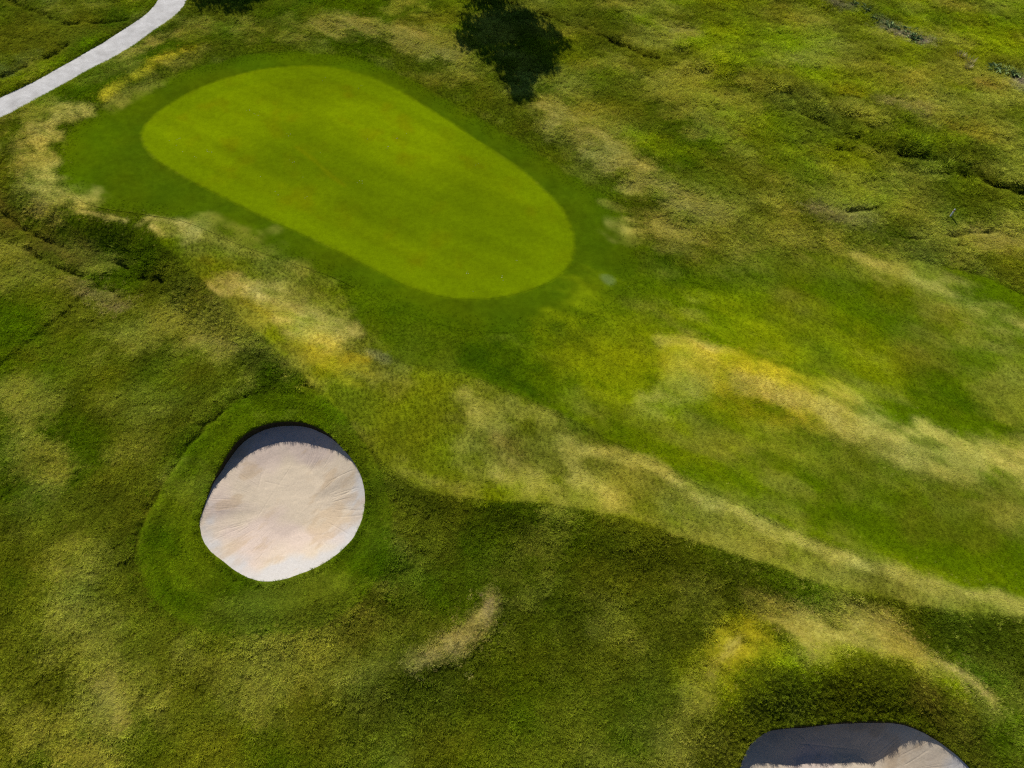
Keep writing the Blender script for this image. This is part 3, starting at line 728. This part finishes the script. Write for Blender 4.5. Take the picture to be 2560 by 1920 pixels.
# ------------------------------------------------------------------ bunkers
def sand_material():
    m, nt, bsdf = nodes_of("bunker sand")
    at = nt.nodes.new("ShaderNodeAttribute"); at.attribute_name = "turf"
    geo = nt.nodes.new("ShaderNodeNewGeometry")
    a = noise_node(nt, 13.0, 5.0, 0.75, geo.outputs["Position"])
    nt.links.new(scale_color(nt, at.outputs["Color"], remap(nt, a.outputs[0], 0.3, 0.7, 0.86, 1.10)), bsdf.inputs["Base Color"])
    bump(nt, bsdf, a.outputs[0], 0.5, 0.015)
    return m
M_SAND = sand_material()
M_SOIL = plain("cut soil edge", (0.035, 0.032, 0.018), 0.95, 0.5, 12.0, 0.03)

def bunker(rim, depth, lip_back, lip_front, seed, label):
    rng = np.random.default_rng(seed)
    n = len(rim)
    c = rim.mean(0)
    rz = sample(Z, rim[:, 0], rim[:, 1])
    rz = np.convolve(np.concatenate([rz[-16:], rz, rz[:16]]), np.ones(33) / 33, 'valid')
    # outward normals of the outline
    tng = np.roll(rim, -1, 0) - np.roll(rim, 1, 0)
    nrm = np.stack([tng[:, 1], -tng[:, 0]], 1); nrm /= np.linalg.norm(nrm, axis=1)[:, None]
    if ((rim - c) * nrm).sum() < 0:
        nrm = -nrm
    ang = np.arctan2(rim[:, 1] - c[1], rim[:, 0] - c[0])
    back = smooth(0.30, 0.80, np.sin(ang - R(14)))           # 1 at the far wall, 0 at the near slope
    back_s = np.convolve(np.concatenate([back[-45:], back, back[:45]]), np.ones(91) / 91, 'valid')
    root = empty("sand_bunker", (c[0], c[1], float(rz.mean() - depth)))
    inv = np.array([c[0], c[1], float(rz.mean() - depth)])
    # sand
    K = 96
    tt = (np.arange(K + 1) / K) ** 0.8
    zf = rz.mean() - depth
    lip = lip_front + (lip_back - lip_front) * back_s
    tf = 0.34 + 0.2 * back_s + 0.03 * fbm(np.cos(ang) * 3, np.sin(ang) * 3, 1.5, 2, seed + 20)
    V = np.zeros((K + 1, n, 3)); C = np.zeros((K + 1, n, 3)); slope = np.zeros((K + 1, n))
    for k, t in enumerate(tt):
        p = c + (rim - c) * t
        s = np.clip((t - tf) / (1 - tf), 0, 1)
        rise = 1.3 * s * s / (s + 0.3)
        z = zf + (rz - lip - zf) * rise
        slope[k] = smooth(0.0, 0.12, s) * smooth(1.0, 0.9, s)
        V[k, :, :2] = p; V[k, :, 2] = z
    x, y = V[..., 0], V[..., 1]
    A = np.broadcast_to(np.arange(n) / n * 2 * math.pi, x.shape); T = np.broadcast_to(tt[:, None], x.shape)
    # rake marks: fine radial combing on the slopes, soft swirls on the floor, a few deep pulls
    comb = vnoise(A * 95.0 + 0.8 * fbm(x, y, 1.0, 2, seed + 1), T * 5.0, seed + 2) - 0.5
    V[..., 2] += 0.006 * comb * slope * smooth(-0.2, 0.6, fbm(x, y, 2.0, 2, seed + 3) - 0.5 * (x - c[0]) / 3.5)
    V[..., 2] += 0.010 * fbm(x, y, 0.5, 3, seed + 4) + 0.02 * fbm(x, y, 2.2, 2, seed + 5)
    pulls = np.concatenate([rng.uniform(0, 2 * math.pi, 34), rng.normal(math.pi * 1.0, 0.5, 26)])
    for i, a0 in enumerate(pulls):
        w = rng.uniform(0.005, 0.010); t0 = rng.uniform(0.5, 0.68); t1 = t0 + rng.uniform(0.12, 0.35); sk = rng.uniform(-0.35, 0.35)
        da = (A - a0 - sk * (T - 0.7) + math.pi) % (2 * math.pi) - math.pi
        g = np.exp(-(da / w) ** 2) * smooth(t0 - 0.02, t0 + 0.02, T) * smooth(t1 + 0.02, t1 - 0.02, T)
        V[..., 2] -= rng.uniform(0.004, 0.011) * g
    for i in range(6):                                            # straight pulls across the floor
        q = c + rng.uniform(-2.0, 2.0, 2); th = rng.uniform(0, math.pi); L = rng.uniform(0.6, 1.6)
        d, _, _ = near_polyline(x, y, [(q[0] - L * math.cos(th), q[1] - L * math.sin(th)), (q[0] + L * math.cos(th), q[1] + L * math.sin(th))])
        V[..., 2] -= 0.008 * np.exp(-(d / 0.03) ** 2)
    for i in range(46):                                            # footprints and ball marks
        q = c + rng.normal(0, 1.5, 2); r_ = rng.uniform(0.05, 0.10)
        V[..., 2] -= rng.uniform(0.003, 0.009) * np.exp(-(((x - q[0]) ** 2 + (y - q[1]) ** 2) / r_ ** 2))
    foot = np.exp(-((T - tf[None, :] - 0.02) / 0.012) ** 2) * smooth(0.1, 0.6, fbm(x, y, 1.2, 2, seed + 6) + 0.1)
    V[..., 2] -= 0.012 * foot
    sandc = mix(np.broadcast_to(np.array(SAND_TAN), x.shape + (3,)), np.broadcast_to(np.array(SAND_PINK), x.shape + (3,)), smooth(-0.3, 0.6, fbm(x, y, 2.5, 3, seed + 7) - 0.35 * (x - c[0]) / 3.5))  # pinker to the left: shaded slope tone put into the sand colour
    white = smooth(0.1, 0.7, (T - 0.66) * 2.0 - 0.6 * back_s[None, :] + 0.75 * ((x - c[0]) * 0.6 - (y - c[1])) / 4.0 - 0.35 + 0.45 * fbm(x, y, 1.2, 3, seed + 8))  # whiter on the sun-facing near and right slopes, sunlit look painted in
    sandc = mix(sandc, np.broadcast_to(np.array(SAND_WHITE), x.shape + (3,)), 0.8 * white)
    stain = smooth(0.25, 0.75, fbm(x, y, 0.8, 4, seed + 9, stretch=2.0, ang=40) + 0.35 * np.exp(-(((x - c[0] - 1.6) / 1.1) ** 2 + ((y - c[1] + 1.6) / 1.0) ** 2)))
    sandc = mix(sandc, np.broadcast_to(np.array(SAND_STAIN), x.shape + (3,)), 0.5 * stain)
    I = np.arange((K + 1) * n).reshape(K + 1, n); J = np.roll(I, -1, 1)
    a_, b_, c_, d_ = I[1:-1].ravel(), I[2:].ravel(), J[2:].ravel(), J[1:-1].ravel()
    P = V.reshape(-1, 3).copy(); P[I[0]] = V[1].mean(0)
    F = np.vstack([np.stack([a_, b_, c_], -1), np.stack([a_, c_, d_], -1), np.stack([np.full(n, I[0, 0]), I[1], J[1]], -1)])
    s_obj = mesh_obj("sand", P - inv, F, M_SAND, root, turf=sandc.reshape(-1, 3))
    # turf lip lapping from the ground over the rim, and the cut soil face under it
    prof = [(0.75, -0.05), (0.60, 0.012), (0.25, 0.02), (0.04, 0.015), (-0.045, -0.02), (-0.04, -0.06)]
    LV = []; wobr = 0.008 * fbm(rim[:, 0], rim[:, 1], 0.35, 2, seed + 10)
    for k, (o_, dz) in enumerate(prof):
        p = rim + nrm * (o_ + (wobr[:, None] if o_ < 0.3 else 0))
        gz = sample(Z, p[:, 0], p[:, 1]) if o_ > 0.3 else rz
        LV.append(np.column_stack([p, gz + dz]))
    LV = np.vstack(LV); m = len(prof)
    I = np.arange(m * n).reshape(m, n); J = np.roll(I, -1, 1)
    LF = np.stack([I[:-1].ravel(), I[1:].ravel(), J[1:].ravel(), J[:-1].ravel()], -1)
    far_p = rim + nrm * 0.5
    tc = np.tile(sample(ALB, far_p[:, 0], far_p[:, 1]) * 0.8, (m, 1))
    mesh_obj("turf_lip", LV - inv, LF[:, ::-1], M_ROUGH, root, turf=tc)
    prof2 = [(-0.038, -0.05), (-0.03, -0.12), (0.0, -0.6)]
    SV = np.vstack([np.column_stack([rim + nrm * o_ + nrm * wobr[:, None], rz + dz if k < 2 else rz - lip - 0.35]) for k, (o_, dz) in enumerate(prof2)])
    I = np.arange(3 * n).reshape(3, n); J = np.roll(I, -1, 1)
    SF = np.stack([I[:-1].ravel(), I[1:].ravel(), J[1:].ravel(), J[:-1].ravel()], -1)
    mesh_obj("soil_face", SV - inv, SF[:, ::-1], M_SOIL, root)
    tag(root, label, "bunker", "greenside sand bunkers")
    return root, rz, nrm
SAND_TAN, SAND_PINK, SAND_WHITE, SAND_STAIN = (0.60, 0.50, 0.37), (0.60, 0.485, 0.40), (0.53, 0.515, 0.495), (0.49, 0.36, 0.22)
ba = bunker(bunk_a, 1.0, 0.56, 0.05, 101, "round sand bunker with whole raked pale floor in view")
bb = bunker(bunk_b, 1.2, 0.92, 0.06, 202, "sand bunker cut off by the picture edge, mostly in blue shade")

# ------------------------------------------------------------------ grass: tufts of blades scattered over everything but the green
def tuft_proto(name, seed, blades, spread, width, droop):
    rng = random.Random(seed)
    V, F = [], []
    for b in range(blades):
        a = rng.uniform(0, 2 * math.pi); r = spread * math.sqrt(rng.random())
        x, y = r * math.cos(a), r * math.sin(a)
        d = a + rng.uniform(-1.0, 1.0); h = rng.uniform(0.55, 1.0); out = droop * rng.uniform(0.4, 1.2)
        dx, dy = math.cos(d), math.sin(d); px, py = -dy, dx; w = width * rng.uniform(0.7, 1.3)
        i = len(V)
        V += [(x - px * w, y - py * w, -0.1), (x + px * w, y + py * w, -0.1),
              (x + dx * out * 0.35 - px * w * 0.8, y + dy * out * 0.35 - py * w * 0.8, h * 0.65),
              (x + dx * out * 0.35 + px * w * 0.8, y + dy * out * 0.35 + py * w * 0.8, h * 0.65),
              (x + dx * out, y + dy * out, h * rng.uniform(0.7, 1.0))]
        F += [(i, i + 1, i + 3, i + 2), (i + 2, i + 3, i + 4)]
    me = bpy.data.meshes.new(name); me.from_pydata(V, [], F); me.materials.append(M_BLADE); me.update()
    return bpy.data.objects.new(name, me)
PROTOS = [tuft_proto("grass_tuft", s, 20, 0.65, 0.036, 0.75) for s in (1, 2, 3, 4)]

def scatter(name, pts, rot, scl, col, protos, label):
    me = bpy.data.meshes.new(name)
    me.vertices.add(len(pts)); me.vertices.foreach_set("co", np.asarray(pts, np.float32).ravel())
    for an, typ, key, arr in (("rot", 'FLOAT_VECTOR', "vector", rot), ("scl", 'FLOAT_VECTOR', "vector", scl)):
        a = me.attributes.new(an, typ, 'POINT'); a.data.foreach_set(key, np.asarray(arr, np.float32).ravel())
    a = me.attributes.new("turf", 'FLOAT_COLOR', 'POINT')
    rgba = np.ones((len(pts), 4), np.float32); rgba[:, :3] = col; a.data.foreach_set("color", rgba.ravel())
    a = me.attributes.new("pick", 'INT', 'POINT'); a.data.foreach_set("value", (np.arange(len(pts)) * 7 % len(protos)).astype(np.int32))
    o = bpy.data.objects.new(name, me); scene.collection.objects.link(o)
    ng = bpy.data.node_groups.new(name, 'GeometryNodeTree')
    ng.interface.new_socket("Geometry", in_out='INPUT', socket_type='NodeSocketGeometry')
    ng.interface.new_socket("Geometry", in_out='OUTPUT', socket_type='NodeSocketGeometry')
    N = ng.nodes
    gi, go = N.new("NodeGroupInput"), N.new("NodeGroupOutput")
    iop = N.new("GeometryNodeInstanceOnPoints"); jn = N.new("GeometryNodeJoinGeometry")
    for p in protos:
        oi = N.new("GeometryNodeObjectInfo"); oi.inputs["Object"].default_value = p; oi.inputs["As Instance"].default_value = True
        ng.links.new(oi.outputs["Geometry"], jn.inputs[0])
    def named(nm, typ):
        q = N.new("GeometryNodeInputNamedAttribute"); q.data_type = typ; q.inputs["Name"].default_value = nm
        return next(s for s in q.outputs if s.enabled and s.name == "Attribute")
    e2r = N.new("FunctionNodeEulerToRotation")
    ng.links.new(named("rot", 'FLOAT_VECTOR'), e2r.inputs[0])
    ng.links.new(gi.outputs[0], iop.inputs["Points"]); ng.links.new(jn.outputs[0], iop.inputs["Instance"])
    iop.inputs["Pick Instance"].default_value = True
    ng.links.new(named("pick", 'INT'), iop.inputs["Instance Index"])
    ng.links.new(e2r.outputs[0], iop.inputs["Rotation"]); ng.links.new(named("scl", 'FLOAT_VECTOR'), iop.inputs["Scale"])
    ng.links.new(iop.outputs[0], go.inputs[0])
    md = o.modifiers.new("scatter", 'NODES'); md.node_group = ng
    o["kind"] = "stuff"; o["label"] = label
    return o

def grass_points(n, seed):
    rng = np.random.default_rng(seed)
    y = rng.uniform(0.5, 63.0, n); x = rng.uniform(-45, 45, n)
    half = 23.0 + 0.36 * y
    k = np.abs(x) < half
    return x[k], y[k], rng

x, y, rng = grass_points(GRASS_N, 5)
sdp = sample(SD_PATH, x, y); sba = sample(SD_BA, x, y); sbb = sample(SD_BB, x, y)
f_short = sample(m_short, x, y); f_fair = np.maximum(sample(m_fair, x, y), sample(m_collar, x, y)); f_green = sample(m_green, x, y)
f_ring = sample(m_ring, x, y); f_wild = sample(wild, x, y)
ok = (sdp < -0.05) & (sba < -0.02) & (sbb < -0.02) & (sample(SD_GREEN, x, y) < -0.05)
ok &= sample(SD_COLLAR, x, y) < rng.uniform(0.0, 1.3, len(x))
ok &= rng.random(len(x)) > 0.25 * f_short
x, y = x[ok], y[ok]
f_short, f_fair, f_ring, f_wild, sba, sbb = (a[ok] for a in (f_short, f_fair, f_ring, f_wild, sba, sbb))
shd, _, _ = near_polyline(x, y, SHAGGY)                       # belt of tall unmown grass
shag = smooth(2.6, 0.4, shd) * smooth(-0.3, 0.5, fbm(x, y, 1.2, 3, 85))
hh = 0.105 + 0.055 * f_wild + 0.2 * shag - 0.05 * f_ring
hh = hh * (1 - f_short) + f_short * (0.042 - 0.022 * f_fair)
clump = 0.5 * fbm(x, y, 1.3, 2, 81) + 0.6 * fbm(x, y, 0.42, 2, 82)
hh *= np.clip(1 + 0.45 * clump * (1 - 0.6 * f_short), 0.4, 1.8) * rng.uniform(0.7, 1.3, len(x))
hh *= 1 - 0.8 * sample(RUT, x, y)
dry = smooth(0.17, 0.34, sample(ALB, x, y)[:, 0])            # bleached grass is thin and lies low
hh *= 1 - 0.6 * dry
hh *= 1 - 0.35 * smooth(-2.6, -1.4, sbb)
hh = np.where(sample(SD_PATH, x, y) > -0.35, hh * 0.5, hh)
ww = np.maximum(hh * rng.uniform(0.9, 1.4, len(x)), 0.075)
rimd = np.maximum(sba, sbb); hh = np.where((rimd > -0.3), np.maximum(hh, 0.07 + 0.05 * (y > 9)) * rng.uniform(0.8, 1.5, len(x)), hh); ww = np.where(rimd > -0.3, np.maximum(ww, 0.12), ww)
jit = np.where(rng.random(len(x)) < 0.4, 0.4, 0.1)
jit = np.minimum(jit, 0.05 + 0.6 * np.minimum(np.abs(sample(SD_SEMI, x, y)), np.abs(sample(SD_FAIR, x, y))))
c = sample(ALB, x + rng.normal(0, 1, len(x)) * jit, y + rng.normal(0, 1, len(x)) * jit)
k_long = (ALBEDO_LONG / ALBEDO_SHORT) * (1 - f_short) + (ALBEDO_MID / ALBEDO_SHORT) * f_short
c = c * ((k_long * (1 + 0.22 * dry)) * np.exp(rng.normal(0, 0.16, len(x))))[:, None]
dryp = (rng.random(len(x)) < 0.05)[:, None]
c = np.where(dryp, c * np.array([1.35, 1.2, 1.6]), c)
pts = np.column_stack([x, y, sample(Z, x, y) + 0.01 + 0.015 * f_short])
lean = 0.25 + 0.2 * fbm(x, y, 4.0, 2, 83); la = R(250) + 1.2 * fbm(x, y, 7.0, 2, 84)
rot = np.column_stack([lean * np.cos(la) + rng.normal(0, 0.15, len(x)), lean * np.sin(la) + rng.normal(0, 0.15, len(x)), rng.uniform(0, 2 * math.pi, len(x)) * 0 + rng.uniform(0, 6.283, len(x))])
scatter("grass", pts, rot, np.column_stack([ww, ww, hh]), np.maximum(c * np.minimum(1.0, 0.68 / c.max(1))[:, None], 0.001), PROTOS, "long and short grass blades covering the rough and fairway")
print("grass tufts", len(x))

# ------------------------------------------------------------------ trees standing just beyond the far edge of the view
M_BARK = plain("bark", (0.09, 0.065, 0.045), 0.95, 0.35, 9.0, 0.05)
M_LEAF = plain("dark foliage", (0.035, 0.055, 0.018), 0.7, 0.4, 1.5)

def tube(V, F, a, b, ra, rb, seg=8):
    a, b = Vector(a), Vector(b); d = (b - a).normalized()
    u = d.orthogonal().normalized(); w = d.cross(u); i = len(V)
    for p, r in ((a, ra), (b, rb)):
        for k in range(seg):
            t = 2 * math.pi * k / seg
            V.append(tuple(p + (u * math.cos(t) + w * math.sin(t)) * r))
    F += [(i + k, i + (k + 1) % seg, i + seg + (k + 1) % seg, i + seg + k) for k in range(seg)]

def tree(loc, height, masses, seed, label):
    """masses: (x, y, z, rx, ry, rz) lobes of the crown relative to the base."""
    rng = random.Random(seed); nr = np.random.default_rng(seed)
    gz = float(sample(Z, loc[0], loc[1]))
    root = empty("shade_tree", (loc[0], loc[1], gz))
    V, F = [], []
    pts = [Vector((0, 0, -0.2))]
    for i in range(1, 7):
        pts.append(Vector((rng.uniform(-.15, .15) * i * .4, rng.uniform(-.15, .15) * i * .4, height * 0.9 * i / 6)))
    for i in range(6):
        tube(V, F, pts[i], pts[i + 1], 0.30 * (1 - i / 7.5), 0.30 * (1 - (i + 1) / 7.5), 10)
    mesh_obj("trunk", V, F, M_BARK, root)
    LV, LF = [], []
    for (mx, my, mz, rx, ry, rz) in masses:
        base = min(pts, key=lambda p: abs(p.z - mz * 0.8))
        BV, BF = [], []
        mid = (base + Vector((mx, my, mz))) / 2 + Vector((0, 0, -0.2))
        tube(BV, BF, base, mid, 0.10, 0.07, 6); tube(BV, BF, mid, (mx, my, mz), 0.07, 0.02, 6)
        mesh_obj("limb", BV, BF, M_BARK, root)
        n = int(6.5 * rx * ry * rz) + 9                      # twig clumps with gaps between them
        d = nr.normal(size=(n, 3)); d /= np.linalg.norm(d, axis=1)[:, None]
        cen = d * (nr.uniform(0.1, 1.0, n) ** 0.45)[:, None] * np.array([rx, ry, rz]) + np.array([mx, my, mz])
        p = (cen[:, None, :] + nr.normal(0, 1, (n, 60, 3)) * nr.uniform(0.16, 0.34, (n, 1, 1))).reshape(-1, 3)
        for q in p:
            s = rng.uniform(0.10, 0.2)
            a = Vector((rng.gauss(0, 1), rng.gauss(0, 1), rng.gauss(0, 1))).normalized(); b = a.orthogonal().normalized()
            q = Vector(q); i = len(LV)
            LV += [tuple(q - a * s), tuple(q + b * s * .5), tuple(q + a * s), tuple(q - b * s * .5)]
            LF.append((i, i + 1, i + 2, i + 3))
    mesh_obj("crown", LV, LF, M_LEAF, root, smooth_shade=False)
    tag(root, label, "tree", "trees beyond the green")
    return root
SH = np.array([math.sin(R(SUN_LEFT)), -math.cos(R(SUN_LEFT))]) / math.tan(R(SUN_ELEV))   # shadow offset per metre of height
def from_shade(sx, sy, h):
    return (sx - SH[0] * h, sy - SH[1] * h)
ta = from_shade(TREE_A_SHADE[0], TREE_A_SHADE[1], 8.0)
tree(ta, 14.0, [(0, 0, 8.0, 3.2, 2.6, 2.2), (-2.6, .3, 7.6, 2.0, 1.5, 1.1), (2.7, .2, 8.2, 1.9, 1.4, 1.2), (-.3, 0, 10.4, 2.0, 1.8, 1.5), (-1.3, 0, 12.3, 1.1, 1.0, 1.4), (-1.5, 0, 13.6, .8, .7, .6), (1.9, .2, 5.9, 1.6, 1.4, .8), (-1.6, 0, 5.4, 1.5, 1.2, .7), (1.6, 0, 10.2, 1.2, 1.0, .9), (.4, 0, 6.2, 2.4, 2.0, 1.0), (1.2, 0, 4.4, 1.8, 1.5, .7), (-.8, .2, 3.6, 1.6, 1.3, .5)],
     11, "tall dark tree just above the picture, casting the large shadow beside the green")
tb = from_shade(TREE_B_SHADE[0], TREE_B_SHADE[1], 8.5)
tree(tb, 11.5, [(0, 0, 8.5, 2.6, 2.2, 1.9), (-1.8, 0, 9.2, 1.4, 1.2, .9), (1.9, 0, 8.8, 1.3, 1.2, 1.0), (0.2, 0, 6.2, 2.2, 1.8, 1.2)],
     12, "dark tree just above the picture, casting the small shadow near the path")

# ------------------------------------------------------------------ small things
def weed_clump(p, seed, size):
    rng = random.Random(seed)
    V, F = [], []
    for b in range(26):
        a = rng.uniform(0, 6.283); L = size * rng.uniform(0.4, 1.0); h = size * rng.uniform(0.10, 0.32); w = size * rng.uniform(0.08, 0.17)
        bx, by = rng.gauss(0, size * 0.22), rng.gauss(0, size * 0.22)
        dx, dy = math.cos(a), math.sin(a); i = len(V)
        V += [(bx, by, -0.03), (bx + dx * L * .5 - dy * w, by + dy * L * .5 + dx * w, h), (bx + dx * L, by + dy * L, h * 0.8), (bx + dx * L * .5 + dy * w, by + dy * L * .5 - dx * w, h * 0.9)]
        F += [(i, i + 1, i + 2), (i, i + 2, i + 3)]
    o = mesh_obj("weed_clump", V, F, M_WEED, smooth_shade=False)
    o.location = (p[0], p[1], float(sample(Z, p[0], p[1])) + 0.02)
    return o
M_WEED = plain("broad weed leaves", (0.22, 0.30, 0.11), 0.6, 0.4, 3.0)
for i, p in enumerate(WEEDS):
    w_ = weed_clump(p, 300 + i, 0.55 + 0.2 * ((i * 37) % 10) / 10)
    tag(w_, "grey green broadleaf weed clump on bare soil in the far rough", "weed", "broadleaf weeds on the bare soil")

M_STRAW = plain("bleached straw", (0.55, 0.45, 0.27), 0.8, 0.3, 6.0)
straw_labels = ["pale straw tuft highest of the three in the far rough", "pale straw tuft largest of the three in the far rough", "pale straw tuft lowest of the three in the far rough"]
for i, p in enumerate(STRAW_TUFTS):
    rng_ = random.Random(500 + i); V, F = [], []
    size = (0.5, 0.62, 0.42)[i]
    for b in range(70):
        a = rng_.uniform(0, 6.283); r = size * 0.5 * math.sqrt(rng_.random()); h = size * rng_.uniform(0.5, 1.0); w = 0.02
        x0, y0 = r * math.cos(a), r * math.sin(a); a2 = a + rng_.uniform(-.6, .6); o2 = size * rng_.uniform(.2, .6); j = len(V)
        V += [(x0 - w * math.sin(a), y0 + w * math.cos(a), -.03), (x0 + w * math.sin(a), y0 - w * math.cos(a), -.03), (x0 + o2 * math.cos(a2), y0 + o2 * math.sin(a2), h)]
        F.append((j, j + 1, j + 2))
    o = mesh_obj("straw_tuft", V, F, M_STRAW, smooth_shade=False)
    o.location = (p[0], p[1], float(sample(Z, p[0], p[1])) + 0.02)
    tag(o, straw_labels[i], "dry tuft", "straw tufts in the far rough")

# marker stake in the right hand rough
M_WHITE = plain("white stake paint", (0.75, 0.75, 0.72), 0.6, 0.08, 20.0)
sz = float(sample(Z, STAKE[0], STAKE[1]))
stake = empty("marker_stake", (STAKE[0], STAKE[1], sz))
V, F = [], []
tube(V, F, (0, 0, -0.1), (0.0, 0, 0.62), 0.045, 0.045, 10); tube(V, F, (0, 0, 0.62), (0, 0, 0.66), 0.045, 0.012, 10)
mesh_obj("post", V, F, M_WHITE, stake)
V, F = [], []
tube(V, F, (0, 0, 0.5), (0, 0, 0.56), 0.049, 0.049, 10)
mesh_obj("band", V, F, plain("red band paint", (0.45, 0.04, 0.03), 0.6, 0.1, 20.0), stake)
tag(stake, "small white marker stake standing in the right hand rough", "marker stake")

# pale specks lying on the putting green
M_PETAL = plain("pale petals", (0.36, 0.40, 0.16), 0.8, 0.2, 9.0)
V, F = [], []
rng_ = random.Random(77)
for p in PETALS:
    for q in range(rng_.randint(1, 4)):
        x0, y0 = p[0] + rng_.gauss(0, .12), p[1] + rng_.gauss(0, .12); s = rng_.uniform(.015, .03); z0 = float(sample(Z, x0, y0)) + 0.036; a = rng_.uniform(0, 6.28); j = len(V)
        for k in range(5):
            V.append((x0 + s * math.cos(a + k * 1.2566), y0 + s * math.sin(a + k * 1.2566), z0 + rng_.uniform(0, .012)))
        F.append(tuple(range(j, j + 5)))
pet = mesh_obj("petals", V, F, M_PETAL, smooth_shade=False)
pet["kind"] = "stuff"; pet["label"] = "pale specks of petals scattered on the putting green"
